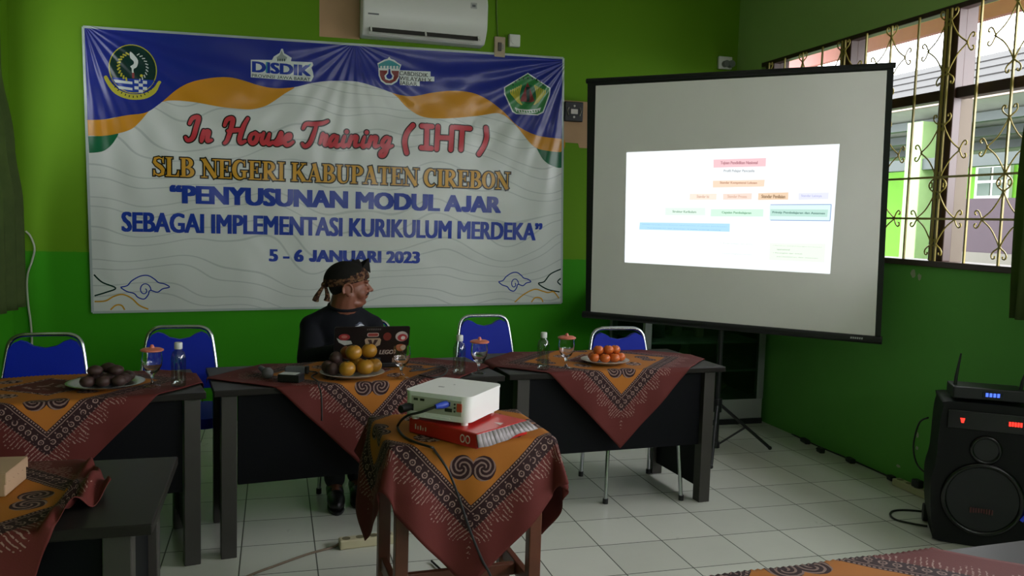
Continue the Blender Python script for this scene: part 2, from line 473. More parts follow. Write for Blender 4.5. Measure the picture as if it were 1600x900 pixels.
# ------------------------------------------------------------------ what stands outside the right window
structure(MB().box(WX + .2, 30, -15, 30, -.3, -.15).build('ground', M('grey_concrete_yard', '#6e6e66', .9)))
b = MB()      # own eave board above the window
b.obox((4.35, 2.2, 2.94), (.05, 13, .19), Matrix.Identity(3)); 
b.obox((4.20, 2.2, 3.06), (.30, 13, .02), Matrix.Rotation(math.radians(8), 3, 'Y'))
structure(b.build('trim_1', M('salmon_eave_board', '#b06a66', .6)))
nb = thing('neighbour_building', 'lime green building with grey roof and pale columns outside the window', 'building', (8.6, 9, -.15))
m_lime = M('lime_wall_paint', '#68a824', .7); m_pale = M('pale_green_column_paint', '#86a06c', .7)
m_roof = M('grey_asbestos_roof', '#242120', .8); m_soff = M('white_roof_underside', '#82867c', .7); m_beam = M('grey_steel_beam', '#39413f', .6)
b = MB()
for k in range(4):   # overlapping sheet courses
    b.obox((8.28 + k * .5, 11, 3.335 + k * .2125), (.60, 18, .03), Matrix.Rotation(-math.atan2(.85, 2) + .03, 3, 'Y'))
b.build('roof', m_roof, nb, world=True)
MB().box(7.95, 8.0, 2, 20, 3.06, 3.22).build('eave_board', M('brown_eave_board', '#8a7a70', .7), nb, world=True)
MB().obox((8.92, 11, 2.86), (1.95, 18, .03), Matrix.Rotation(math.atan2(.48, 1.87), 3, 'Y')).build('roof_underside', m_soff, nb, world=True)
for x, z in ((8.32, 2.85), (8.78, 2.73), (9.25, 2.61)): MB().box(x, x + .10, 2, 20, z, z + .11).build('beam', m_beam, nb, world=True)
MB().box(8.05, 8.2, 2, 20, 2.28, 2.42).build('beam', m_beam, nb, world=True)
MB().box(9.9, 10.1, 2, 20, -.15, 3.6).build('wall', m_lime, nb, world=True)
for y in (4.2, 6.95, 9.15, 11.9): MB().box(8.02, 8.3, y - .14, y + .14, -.15, 2.9).build('column', m_pale, nb, world=True, bevel=.01)
wf = MB().box(9.84, 9.9, 9.35, 9.95, 1.75, 2.5).build('window', m_white, nb, world=True)
b = MB()
for i in range(3):
    for j in range(2): b.box(9.825, 9.845, 9.4 + j * .27, 9.62 + j * .27, 1.8 + i * .22, 1.98 + i * .22)
b.build('pane', M('dark_window_glass', '#4f6456', .2), wf, world=True)
lw = thing('low_wall', 'purple painted low wall on a pale base outside the window', 'wall', (7.6, 7.0, -.15))
MB().box(7.55, 7.7, 4, 8.05, 1.27, 1.87).build('purple_wall_panel', M('purple_wall_paint', '#33232d', .7), lw, world=True)
MB().box(7.52, 7.72, 4, 8.05, -.15, 1.27).build('pale_wall_base', M('pale_wall_base', '#5c5850', .7), lw, world=True)

# ------------------------------------------------------------------ curtains
def curtain_mat(name, c1, c2, tr):
    ma, nt, b = base(name, .8, spec=.2)
    vec, (x, y, z) = coords(nt)
    n = noise(nt, vec, 9, 4, .6)
    c = mix(nt, n, lin(c1), lin(c2)); nt.links.new(c, b.inputs['Base Color'])
    t = nt.nodes.new('ShaderNodeBsdfTranslucent'); nt.links.new(c, t.inputs[0])
    ms = nt.nodes.new('ShaderNodeMixShader'); ms.inputs[0].default_value = tr
    nt.links.new(b.outputs[0], ms.inputs[1]); nt.links.new(t.outputs[0], ms.inputs[2])
    nt.links.new(ms.outputs[0], nt.nodes['Material Output'].inputs[0])
    return ma
def curtain(name, xf, yedge, y_far, z0, z1, mat, label, waves, amp):
    b = MB(); NU, NV = int(waves * 8), 30
    for j in range(NV + 1):
        z = z0 + (z1 - z0) * j / NV
        ye = yedge(z)
        for i in range(NU + 1):
            u = i / NU; y = ye + (y_far - ye) * u
            b.v.append((xf + amp * math.sin(u * waves * 2 * PI + .6 * math.sin(z * 3)) * (1 - .3 * j / NV) + .006 * math.sin(u * 41), y, z))
    for j in range(NV):
        for i in range(NU):
            a = j * (NU + 1) + i; b.f.append((a, a + 1, a + NU + 2, a + NU + 1)); b.m.append(0)
    o = b.build(name, mat, at=(xf, y_far, z0), smooth=4)
    s = o.modifiers.new('thickness', 'SOLIDIFY'); s.thickness = .003
    return tag(o, label, 'curtain', 'green window curtains')
def lerp_edge(tab):
    def f(z):
        for (z0, y0), (z1, y1) in zip(tab, tab[1:]):
            if z0 <= z <= z1: t = (z - z0) / (z1 - z0); t = t * t * (3 - 2 * t); return y0 + (y1 - y0) * t
        return tab[0][1] if z < tab[0][0] else tab[-1][1]
    return f
m_curt = curtain_mat('green_curtain_cloth', '#46582f', '#5e6e3c', .42)
curtain('curtain', WL + .13, lerp_edge([(.86, 5.84), (1.5, 5.86), (1.85, 5.70), (2.3, 5.46), (2.9, 5.40)]), 2.2, .86, 2.9, m_curt,
        'green curtain at the left frame edge, gathered beside the wall corner', 20, .035)
curtain('curtain', WX - .12, lerp_edge([(1.08, 3.255), (1.9, 3.26), (2.9, 3.15)]), 2.7, 1.08, 2.9, m_curt,
        'green curtain at the right frame edge over the window grille', 6, .03)

# ------------------------------------------------------------------ banner
BY = WY - .012
bp0 = ony(145, 488, BY)
banner = thing('banner', 'large printed vinyl training banner hung on the green back wall', 'banner', (bp0.x, BY, bp0.z))
def B(px, py): p = ony(px, py, BY); return (p.x, p.z)
fb = lambda u, v, d: (u, BY - d, v)
def vinyl(name, col, swirl=None):
    ma, nt, b = base(name, .27, spec=.4)
    vec, (x, y, z) = coords(nt)
    c = lin(col)
    if swirl:
        w = nt.nodes.new('ShaderNodeTexWave'); w.wave_type = 'BANDS'; w.bands_direction = 'Z'
        w.inputs['Scale'].default_value = 1.5; w.inputs['Distortion'].default_value = 11
        w.inputs['Detail'].default_value = 1.2; w.inputs['Detail Scale'].default_value = .75
        nt.links.new(vec, w.inputs['Vector'])
        f = (X(nt, w.outputs[1]) - .72).abs().lt(.06) * .5
        nt.links.new(mix(nt, f, c, lin(swirl)), b.inputs['Base Color'])
    else: b.inputs['Base Color'].default_value = c
    h = noise(nt, vec, 1.6, 2, .5, .4) * 1.2
    for cx, cz, amp in ((-.03, 1.9, .7), (3.33, 1.93, .8), (1.72, 1.93, .22)):     # creases run out from the hanging points
        dx, dz = x - cx, z - cz
        r = hyp(dx, dz)
        h = h + (dz.atan2(dx) * 26.0 + noise(nt, vec, 1.1, 1) * 5.0).sin() * (r * -1.6).exp() * r * amp
    bump(nt, b, h, .9, .035)
    return ma
V = {k: vinyl('vinyl_' + k, c) for k, c in dict(blue='#1c2984', orange='#c98a22', green='#14603c', red='#c23a44', black='#1a1618', navy='#1d3896',
     gold='#c9962f', dark='#10302a', yellow='#b9b23a', pale='#cfd6d2', teal='#3f8f96', brown='#8a4a30', line='#8f9a98', wine='#7c2f2c', leaf='#2f7a3f').items()}
V['white'] = vinyl('vinyl_white', '#cdd1cb', '#9aa3a0')
# sheet with its printed waves (0 white, 1 blue, 2 orange, 3 green, 4 grey hem)
c4 = [B(130, 42), B(880, 91), B(877, 473), B(145, 488)]
b = MB(); b.prism(c4, fb, 0, .004, 0)
hem = .012
def edge_strip(p, q, mm): ribbon(b, [p, q], hem, fb, .0044, mm)
mid_t = B(537, 71)
def poly_px(pts, d, mm, n=5, close=None):
    P = [B(*p) for p in pts]
    P = [(v.x, v.y) for v in catmull([(p[0], p[1], 0) for p in P], n)]
    if close: P += [B(*p) for p in close]
    b.flat(P, fb, d, mm)
poly_px([(138, 213), (160, 212), (184, 208), (180, 219), (172, 229), (162, 236), (150, 238.5), (139.5, 239)], .0046, 3)
poly_px([(837, 229), (855, 235), (878.5, 236), (878.2, 261), (862, 259), (850, 251), (843, 241)], .0046, 3)
poly_px([(136.5, 187), (160, 187), (185, 182), (220, 162), (250, 152), (281, 135), (312, 123), (359, 119), (400, 128), (430, 137), (460, 136), (444, 147), (422, 162), (408, 168), (391, 171), (370, 170), (344, 167), (297, 159), (259, 158), (237, 170), (219, 190), (205, 202), (183, 209), (160, 212.5), (138, 212)], .0049, 2)
poly_px([(612, 145), (644, 148), (675, 144), (706, 140), (737, 143), (762, 153), (787, 173), (809, 195), (840, 210), (879, 215), (878.6, 236), (855, 235.5), (837, 231), (825, 220), (809, 200), (795, 186), (778, 177), (747, 181), (700, 185), (662, 183), (637, 169), (622, 153)], .0049, 2)
poly_px([(136, 187.5), (160, 187), (175, 184.5), (200, 180), (228, 176), (250, 162), (281, 137), (312, 125), (359, 121), (406, 134), (431, 138), (459, 136.5), (487, 130), (510, 127), (528, 126.5), (559, 128), (590, 137), (619, 147), (644, 150.6), (675, 145), (706, 142), (737, 145), (762, 156), (787, 175), (809, 197), (840, 212), (879, 217)], .0052, 1, 5, [(880, 91), (537, 69.5), (130, 42)])
for p, q in ((c4[0], c4[1]), (c4[1], c4[2]), (c4[2], c4[3]), (c4[3], c4[0])): ribbon(b, [p, q], .016, fb, .0056, 4)
b.build('sheet', [V['white'], V['blue'], V['orange'], V['green'], vinyl('vinyl_hem', '#a9b5b0')], banner, world=True)
# batik cloud outlines along the lower edge
def cloud(mb, px, py, w, h, mm, flip=1):
    pts = [(-1, .1), (-.72, .22), (-.55, .55), (-.2, .9), (.12, .95), (.38, .7), (.55, .45), (.8, .35), (1, .12), (.72, .0), (.5, -.25), (.2, -.12), (.12, -.45), (-.05, -.75), (-.3, -.62), (-.45, -.35), (-.75, -.2), (-.98, .06)]
    x, z = B(px, py)
    P = [(x + flip * q[0] * w, z + q[1] * h) for q in pts]
    P = [(v.x, v.y) for v in catmull([(p[0], p[1], 0) for p in P], 4)]
    ribbon(mb, P, .008, fb, .005, mm)
    sp = [(x + flip * (-.02 + .26 * (1 - t / 9) * math.cos(t)) * w, z + (-.1 + .55 * (1 - t / 9) * math.sin(t)) * h) for t in [k * .35 for k in range(22)]]
    ribbon(mb, sp, .007, fb, .005, mm)
b = MB()
cloud(b, 227, 451, .155, .095, 0)
b.build('cloud_outline', V['navy'], banner, world=True); b = MB()
cloud(b, 804, 442, .13, .085, 0)
b.build('cloud_outline', V['navy'], banner, world=True); b = MB()
def line_px(pts, mm, w=.010):
    P = [B(*p) for p in pts]
    ribbon(b, [(v.x, v.y) for v in catmull([(p[0], p[1], 0) for p in P], 5)], w, fb, .0052, mm)
line_px([(147, 429), (160, 441), (181, 450), (165, 457), (148, 462)], 1)
line_px([(148, 471), (165, 470), (178, 463), (192, 460), (206, 466), (218, 477), (232, 483)], 2)
line_px([(173, 484), (181, 477), (190, 477), (195, 484)], 2)
b.build('corner_ornament', [V['navy'], V['dark'], V['gold']], banner, world=True); b = MB()
line_px([(877, 420), (860, 428), (850, 440), (841, 443), (855, 452), (874, 456)], 1); line_px([(877, 434), (871, 440), (877, 446)], 1)
line_px([(804, 472), (818, 460), (835, 452), (848, 455), (856, 457), (865, 456), (873, 466)], 2)
line_px([(830, 472), (836, 465), (845, 466), (848, 472)], 2)
b.build('corner_ornament', [V['navy'], V['dark'], V['gold']], banner, world=True)

# --- script headline, drawn as brush strokes (letter units: x right, y up, height 1 = capital)
SCRIPT = {
 'I': (.62, [[(.05, .72), (.16, .95), (.42, 1.0), (.36, .6), (.26, .15), (.05, .02), (-.06, .14)]]),
 'H': (1.05, [[(.0, .70), (.08, .95), (.30, 1.0), (.28, .6), (.18, .1), (.08, -.05)], [(.92, 1.05), (.78, .7), (.68, .2), (.74, .0), (.92, .08)], [(.16, .48), (.45, .52), (.78, .56)]]),
 'T': (.66, [[(.0, .72), (.1, .92), (.4, .93), (.75, .98), (.95, 1.08)], [(.52, .94), (.46, .55), (.34, .1), (.16, -.05), (.05, .06)]]),
 'n': (.50, [[(.06, .46), (.03, .2), (.0, .0)], [(.03, .22), (.16, .42), (.28, .42), (.26, .2), (.28, .03), (.44, .08)]]),
 'o': (.46, [[(.22, .44), (.07, .36), (.02, .14), (.14, .0), (.28, .1), (.32, .32), (.22, .44), (.36, .36), (.46, .38)]]),
 'u': (.52, [[(.08, .46), (.03, .18), (.1, .02), (.24, .14), (.32, .44)], [(.32, .44), (.28, .12), (.36, .0), (.5, .1)]]),
 's': (.38, [[(.0, .04), (.16, .24), (.26, .50), (.27, .30), (.24, .06), (.10, .0), (.02, .07)], [(.22, .03), (.38, .12)]]),
 'e': (.40, [[(.06, .2), (.24, .28), (.24, .44), (.1, .38), (.03, .16), (.12, .0), (.26, .02), (.40, .14)]]),
 'r': (.38, [[(.06, .10), (.12, .5), (.18, .40), (.28, .42), (.24, .16), (.28, .03), (.40, .10)]]),
 'a': (.50, [[(.32, .40), (.16, .44), (.03, .22), (.08, .02), (.22, .12), (.33, .42)], [(.33, .42), (.29, .1), (.36, .0), (.5, .1)]]),
 'i': (.26, [[(.08, .44), (.03, .14), (.08, .0), (.24, .1)], [(.13, .62), (.15, .66)]]),
 'g': (.48, [[(.32, .40), (.16, .44), (.03, .22), (.1, .04), (.24, .14), (.34, .42)], [(.34, .42), (.28, .0), (.18, -.34), (.02, -.36), (.06, -.16), (.46, .08)]]),
}
def script_text(mb, word, x0, x1, zb0, zb1, H, shear=.22, w=.175):
    adv = sum(SCRIPT[c][0] + .03 for c in word); s = (x1 - x0) / adv; x = 0
    for c in word:
        a, strokes = SCRIPT[c]
        for st in strokes:
            P = []
            for q in catmull([(p[0], p[1], 0) for p in st], 6):
                u = (x + q.x + shear * q.y * .5) * s
                P.append((x0 + u, zb0 + (zb1 - zb0) * u / (x1 - x0) + q.y * H))
            n = len(P); W = [H * w * (.75 + .35 * math.sin(PI * i / (n - 1))) for i in range(n)]
            ribbon(mb, P, W, fb, .0076, 0, 0, True)
            ribbon(mb, P, W, fb, .0060, 1, .0085, True)
        x += a + .03
b = MB()
def zof(px, py): return B(px, py)[1]
H = zof(360, 187) - zof(362, 224)
script_text(b, 'In', B(291, 0)[0], B(333, 0)[0], zof(290, 220), zof(333, 222), H)
script_text(b, 'House', B(348, 0)[0], B(460, 0)[0], zof(348, 222), zof(460, 227), H)
script_text(b, 'Training', B(472, 0)[0], B(618, 0)[0], zof(472, 227), zof(618, 231), H)
# "( IHT )" in rounded casual capitals
def round_stroke(pts, w=.036):
    P = [B(*p) for p in pts]
    P = [(v.x, v.y) for v in catmull([(p[0], p[1], 0) for p in P], 5)] if len(P) > 2 else P
    ribbon(b, P, w, fb, .0076, 0, 0, True); ribbon(b, P, w, fb, .0060, 1, .0075, True)
for st in ([(645, 196), (636, 207), (632, 222), (635, 239)], [(759, 200), (760, 214), (756, 228), (748, 241)],
           [(659, 197), (675, 198)], [(667, 197), (666, 231)], [(658, 231), (674, 232)],
           [(684, 198), (682, 233)], [(706, 199), (704, 234)], [(684, 215), (705, 216)],
           [(710, 199), (734, 201)], [(722, 200), (720, 234)]): round_stroke(st)
b.build('headline_lettering', [V['red'], V['black']], banner, world=True)

# --- serif line: bold roman capitals made of thick stems, hairlines and bracket serifs
def arc(cx, cy, rx, ry, a0, a1, n=18): return [(cx + rx * math.cos(math.radians(a0 + (a1 - a0) * k / n)), cy + ry * math.sin(math.radians(a0 + (a1 - a0) * k / n))) for k in range(n + 1)]
def thick(n, lo, hi, ph=0): return [lo + (hi - lo) * math.sin(PI * k / (n - 1)) ** 1.3 for k in range(n)]
TK, TN = .20, .065
def stem(x, y0=0, y1=1): return ([(x, y0), (x, y1)], TK)
def ser(x, y, w=.36): return ([(x - w / 2, y), (x + w / 2, y)], TN)
def bowl(x0, cy, rx, ry):
    p = [(x0, cy + ry)] + arc(x0 + .12, cy, rx, ry, 90, -90) + [(x0, cy - ry)]
    return (p, [TN] + thick(19, TN, TK + .02) + [TN])
ROM = {
 'S': (.66, [([(.54, .70), (.50, .90), (.33, .96), (.14, .90), (.11, .72), (.22, .60), (.42, .47), (.54, .33), (.52, .12), (.33, .04), (.14, .10), (.08, .30)], [.05, .06, .10, .15, .18, .20, .22, .20, .18, .11, .06, .05]), ([(.56, .68), (.56, .99)], .055), ([(.07, .32), (.07, .01)], .055)]),
 'L': (.76, [stem(.20), ser(.20, .967), ([(.02, .033), (.70, .033)], TN), ([(.69, .0), (.69, .32)], .06), ([(.60, .05), (.69, .25)], .06)]),
 'B': (.78, [stem(.20), ([(.02, .967), (.25, .967)], TN), ([(.02, .033), (.25, .033)], TN), bowl(.2, .745, .27, .225), bowl(.2, .265, .34, .235)]),
 'N': (.92, [([(.18, 0), (.18, 1)], TN), ([(.78, 0), (.78, 1)], TN), ([(.14, .98), (.78, .02)], .22), ser(.12, .967, .26), ser(.18, .033, .34), ser(.78, .967, .34)]),
 'E': (.76, [stem(.20), ([(.02, .967), (.64, .967)], TN), ([(.02, .033), (.70, .033)], TN), ([(.64, 1), (.64, .70)], .06), ([(.69, 0), (.69, .32)], .06), ([(.2, .51), (.48, .51)], TN), ([(.48, .36), (.48, .67)], .055)]),
 'G': (.88, [(arc(.44, .5, .33, .465, 48, 318, 26), [.06] + thick(25, TN, TK + .03) + [.06]), ([(.67, .68), (.67, .99)], .055), ([(.66, .06), (.66, .42)], TK - .02), ser(.66, .43, .36)]),
 'R': (.86, [stem(.20), ser(.20, .967, .36), ser(.20, .033, .36), bowl(.2, .735, .29, .235), ([(.36, .50), (.70, .03)], .21), ([(.62, .033), (.86, .033)], TN)]),
 'I': (.42, [stem(.21), ser(.21, .967, .38), ser(.21, .033, .38)]),
 'K': (.90, [stem(.20), ser(.20, .967), ser(.20, .033), ([(.28, .40), (.70, .95)], .075), ([(.38, .58), (.74, .03)], .22), ser(.70, .967, .30), ser(.74, .033, .32)]),
 'A': (.86, [([(.43, .98), (.14, .03)], .065), ([(.40, 1.0), (.68, .03)], .22), ([(.22, .33), (.58, .33)], TN), ser(.13, .033, .28), ser(.68, .033, .36)]),
 'U': (.88, [([(.22, 1), (.22, .36), (.25, .16), (.36, .05), (.48, .03), (.62, .07), (.70, .18), (.72, .36), (.72, 1)], [TK, TK, .18, .13, .08, .07, .065, .06, .06]), ser(.22, .967, .36), ser(.72, .967, .28)]),
 'P': (.74, [stem(.20), ser(.20, .967, .36), ser(.20, .033, .38), bowl(.2, .72, .31, .25)]),
 'T': (.78, [stem(.39), ser(.39, .033, .38), ([(.06, .967), (.72, .967)], TN), ([(.07, 1), (.07, .68)], .06), ([(.71, 1), (.71, .68)], .06)]),
 'C': (.80, [(arc(.44, .5, .33, .465, 48, 312, 26), [.06] + thick(25, TN, TK + .03) + [.06]), ([(.67, .66), (.67, .99)], .055)]),
 'O': (.88, [(arc(.44, .5, .31, .46, 90, -90), thick(19, TN, TK + .02)), (arc(.44, .5, .31, .46, 270, 90), thick(19, TN, TK + .02))]),
 ' ': (.34, []),
}
def roman(mb, s, x0, x1, z0, z1):
    adv = sum(ROM[c][0] for c in s); k = (x1 - x0) / adv; H = z1 - z0; x = 0
    for c in s:
        a, strokes = ROM[c]
        for pts, w in strokes:
            P = [(x0 + (x + p[0]) * k, z0 + p[1] * H) for p in pts]
            sc = (k + H) / 2 if k < H else H
            sc = min(k, H) * 1.0
            W = [q * sc for q in w] if isinstance(w, list) else w * sc
            ribbon(mb, P, W, fb, .0066, 0); ribbon(mb, P, W, fb, .0060, 1, .0085)
        x += a
b = MB()
roman(b, 'SLB NEGERI KABUPATEN CIREBON', B(238, 0)[0] - .005, B(804, 0)[0], zof(238, 274.5), zof(238, 244.5))
b.build('school_name_lettering', [V['gold'], V['black']], banner, world=True)
# --- sans lines
def sans(body, pxl, pxr, pyt_l, pyb_l, bold=.03, name='subject_lettering', mats=None):
    b = MB()
    put_text(b, body, B(pxl, pyb_l)[0], B(pxr, pyb_l)[0], zof(pxl, pyb_l), zof(pxl, pyt_l), fb, .0064, 0, bold)
    return b
for q in (('\u201cPENYUSUNAN MODUL AJAR', 265, 783, 288.5, 317.5, .085), ('SEBAGAI IMPLEMENTASI KURIKULUM MERDEKA\u201d', 190, 847, 330.5, 362, .05), ('5 - 6 JANUARI 2023', 420, 656, 389, 408.5, .085)):
    sans(*q).build('subject_lettering', V['navy'], banner, world=True)

# --- province crest at the left
b = MB()
cx, cz = B(208, 110); px = (B(309, 110)[0] - B(209, 110)[0]) / 100.0
def E2(u, v, d): return fb(cx + u * px, cz + v * px, d)
rib = [(-43.5, -13), (-40, -12), (-34, -22), (-24, -32), (-10, -38), (5, -39), (20, -35), (32, -26), (39, -15), (43.5, -16), (41, -21), (35, -34), (22, -44), (5, -48), (-12, -47), (-28, -40), (-38, -28), (-44, -16)]
b.flat([(v.x, v.y) for v in catmull([(p[0], p[1], 0) for p in rib], 3, True)], E2, .0056, 2)
b.flat(circle(0, 2, 37, 40), E2, .0060, 2); b.flat(circle(0, 2, 35.5, 38.5), E2, .0063, 0)
low = [(-33, -14), (33, -14), (29, -22), (20, -31), (8, -36), (-8, -36), (-20, -31), (-29, -22)]
b.flat(low, E2, .0065, 5)
for k in range(2): b.flat([(-30 + 5 * k, -17 - 10 * k), (-1, -19 - 10 * k), (-1, -23 - 10 * k), (-27 + 6 * k, -22 - 10 * k)], E2, .0067, 1)
for i in range(4):
    for j in range(4):
        if (i + j) % 2 == 0 and 2 + i * 6 + 6 < 31 - j * 5: b.flat([(2 + i * 6.5, -16 - j * 5), (8.5 + i * 6.5, -16 - j * 5), (8.5 + i * 6.5, -21 - j * 5), (2 + i * 6.5, -21 - j * 5)], E2, .0067, 1)
fl = [(-4, 30), (3, 24), (8, 16), (6, 6), (1, 2), (1, -4), (-1.5, -4), (-2, 3), (-4, 6), (1, 10), (1, 15), (-4, 20)]
b.flat([(v.x, v.y) for v in catmull([(p[0], p[1], 0) for p in fl], 3, True)], E2, .0067, 1)
b.flat([(-1.5, -4), (2, -4), (2, -13), (-1.5, -13)], E2, .0067, 3)
for k in range(11):
    a = math.radians(112 + k * 13); x, y = 22 * math.cos(a), 5 + 23 * math.sin(a)
    ribbon(b, [(x - 3.0 * math.cos(a + .7), y - 3 * math.sin(a + .7)), (x + 3 * math.cos(a + .7), y + 3 * math.sin(a + .7))], 2.6, E2, .0067, 2)
    a = math.radians(68 - k * 13); x, y = 22 * math.cos(a), 5 + 23 * math.sin(a)
    ribbon(b, [(x - 2.4 * math.cos(a - .6), y - 2.4 * math.sin(a - .6)), (x + 2.4 * math.cos(a - .6), y + 2.4 * math.sin(a - .6))], 1.6, E2, .0067, 1)
b.flat(circle(13, -8, 2.4), E2, .0067, 2)
for k in range(15):      # illegible small capitals on the ribbon
    a = math.radians(205 + k * 9.3)
    x, y = 37 * math.cos(a), 3 + 46 * math.sin(a)
    ribbon(b, [(x * .97, y * .97), (x * 1.06, y * 1.05)], 1.5, E2, .006, 0)
b.build('province_crest', [V['dark'], V['pale'], V['yellow'], V['wine'], V['blue'], V['navy']], banner, world=True)
# --- education office wordmark
b = MB()
fbx = lambda pts: [B(*p) for p in pts]
b.flat(fbx([(392, 93.5), (425, 94), (428, 88.5), (437, 83), (439.5, 76.5), (442, 76.5), (444, 83.5), (450, 87), (455.5, 90.5), (454.5, 96), (488, 97.5), (489.5, 102), (486.5, 106), (489, 113), (490, 120), (486, 127.5), (460, 126), (392, 121)]), fb, .0056, 0)
put_text(b, 'DISDIK', B(394, 0)[0], B(487, 0)[0], zof(394, 113), zof(394, 95.5), fb, .0062, 1, .09)
put_text(b, 'PROVINSI JAWA BARAT', B(394, 0)[0], B(486, 0)[0], zof(394, 120.5), zof(394, 115.5), fb, .0062, 2, .01)
b.flat(fbx([(415.5, 97), (420.5, 97.2), (420, 113.6), (415, 113.3)]), fb, .0064, 3)
b.flat(fbx([(478, 103), (486, 99.5), (484, 104), (477.5, 107)]), fb, .0064, 3)
b.flat(fbx([(432, 90), (437, 86), (440, 79), (443, 86), (449, 90), (446, 95.5), (434, 95)]), fb, .0060, 4)
for k in range(4): b.flat(fbx([(433.5 + k * 3.4, 92), (435 + k * 3.4, 92), (435 + k * 3.4, 96), (433.5 + k * 3.4, 96)]), fb, .0063, 2)
b.build('office_wordmark', [V['pale'], V['navy'], V['dark'], V['teal'], V['line']], banner, world=True)
# --- branch office emblem with a crown roof over a bowl
b = MB()
b.flat(fbx([(589.5, 99), (594, 97), (600, 93.5), (605.5, 92), (608, 89), (610.5, 92), (616, 94), (621, 98), (627, 101.5), (625, 107), (623.5, 121), (620, 128), (612, 133), (603, 132.5), (595, 127), (591.5, 118), (591, 105)]), fb, .0056, 0)
b.flat(fbx([(591, 101), (596, 98), (602, 95.5), (608, 94), (614, 96), (620, 99.5), (625, 103), (623, 108), (592, 106.5)]), fb, .0060, 1)
b.flat(fbx([(593, 110), (623, 111), (622.5, 120), (618, 126.5), (611, 130.5), (603, 130), (596.5, 125), (593.5, 118)]), fb, .0060, 2)
b.flat(fbx([(605.5, 108), (611, 108), (612, 114), (615.5, 118.5), (614, 124), (608, 126), (602, 124), (600.5, 118.5), (604.5, 114)]), fb, .0063, 0)
b.flat(fbx([(607, 108), (609.5, 108), (610.3, 115), (613, 119), (611.5, 123), (608, 124), (604.5, 122.5), (603, 118.8), (606.3, 115)]), fb, .0066, 3)
for k in range(6): b.flat(fbx([(594 + k * 5, 103.5), (597 + k * 5, 103), (597 + k * 5, 108.5), (594 + k * 5, 108)]), fb, .0063, 0)
for txt, x0, x1, y0, y1 in (('CABDISDIK', 626, 671, 111.5, 117), ('WILAYAH X', 626, 677, 119.5, 125), ('JABAR', 626, 654, 127, 132)):
    b.flat(fbx([(x0 - 1.5, y0 - 1.5), (x1 + 1.5, y0 + .5), (x1 + 1.5, y1 + 2.5), (x0 - 1.5, y1 + 1)]), fb, .0056, 0)
    put_text(b, txt, B(x0, 0)[0], B(x1, 0)[0], zof(x0, y1 + .6), zof(x0, y0 - .2), fb, .0062, 4, .01)
b.build('branch_office_emblem', [V['pale'], V['teal'], V['wine'], V['blue'], V['black']], banner, world=True)
# --- green five-sided school emblem at the right
b = MB()
b.flat(fbx([(824.5, 114), (860, 137.5), (859, 148), (849, 176), (840, 180.5), (806, 178.5), (800, 175), (787.5, 147), (787, 136.5)]), fb, .0056, 0)
b.flat(fbx([(824.5, 115.8), (858, 138.2), (857, 148), (847.5, 174.5), (839, 178.5), (807, 177), (801.5, 173.5), (789.3, 147), (788.8, 137.2)]), fb, .0060, 1)
b.flat([B(824, 149)] and circle(B(824.5, 147)[0], B(824.5, 147)[1], .066, .072), fb, .0063, 2)
b.flat(fbx([(824, 129), (827, 136), (835, 158), (830, 160), (812, 158.5), (820, 138)]), fb, .0066, 3)
b.flat(fbx([(821.5, 136), (827.5, 136), (827, 159), (822.5, 159)]), fb, .0068, 5)
for sx, x0 in ((-1, 812), (1, 837)):
    for k in range(6):
        ribbon(b, [(v.x, v.y) for v in catmull([(*B(x0 - sx * 3 + sx * 1.2 * k, 164 - k * .8), 0), (*B(x0 + sx * (1 + 1.8 * k), 156 - k), 0), (*B(x0 + sx * (1 + 2.6 * k), 146), 0), (*B(x0 + sx * (-2 + 3.2 * k), 133 + k * 1.6), 0)], 4)], .0095, fb, .0070 + .0001 * k, 4)
b.flat(fbx([(804, 168), (812, 170.5), (824, 171.5), (837, 170.5), (845, 168), (843, 174.5), (836, 176.5), (824, 177.5), (812, 176.5), (806, 174.5)]), fb, .0072, 0)
for k in range(9): ribbon(b, [B(808 + k * 4, 172.5 + (1 if 2 < k < 6 else 0)), B(809.5 + k * 4, 175 + (1 if 2 < k < 6 else 0))], .010, fb, .0075, 1)
for k in range(9):
    a = math.radians(150 - k * 15); ribbon(b, [B(824.5 + 26 * math.cos(a), 143 - 19 * math.sin(a)), B(824.5 + 28 * math.cos(a), 143 - 22.5 * math.sin(a))], .010, fb, .0068, 5)
b.build('school_emblem', [V['pale'], V['leaf'], V['green'], V['wine'], V['yellow'], V['dark']], banner, world=True)

# ------------------------------------------------------------------ air conditioner and fittings on the back wall
ac = thing('air_conditioner', 'white split air conditioner mounted high on the back wall above the banner', 'air conditioner', (1.02, WY, 2.70))
A0, A1 = ony(564, 60, 6.05).x, ony(756, 60, 6.05).x
zb, zt = 2.745, 3.02
prof = [(0, .0), (.13, .0), (.165, .035), (.205, .09), (.215, .14), (.215, .27), (.20, .315), (.0, .325)]
b = MB(); n = len(prof)
vs = [(A0, WY - p[0], zb + p[1]) for p in prof] + [(A1, WY - p[0], zb + p[1]) for p in prof]
b.add(vs, [tuple(range(n)), tuple(range(2 * n - 1, n - 1, -1))] + [(i, (i + 1) % n, n + (i + 1) % n, n + i) for i in range(n)])
b.build('casing', m_white, ac, world=True, bevel=.012, seg=3, smooth=.7)
b = MB()
b.obox(((A0 + A1) / 2, WY - .176, zb + .046), (A1 - A0 - .10, .006, .066), Matrix.Rotation(math.radians(-36), 3, 'X'))
b.build('air_outlet', M('dark_vent', '#2a2724', .6), ac, world=True)
b = MB()
b.obox(((A0 + A1) / 2, WY - .150, zb + .014), (A1 - A0 - .10, .006, .018), Matrix.Rotation(math.radians(-36), 3, 'X'))
for k in (0, .5, 1): b.obox((A0 + .06 + (A1 - A0 - .12) * k, WY - .182, zb + .046), (.012, .01, .066), Matrix.Rotation(math.radians(-36), 3, 'X'))
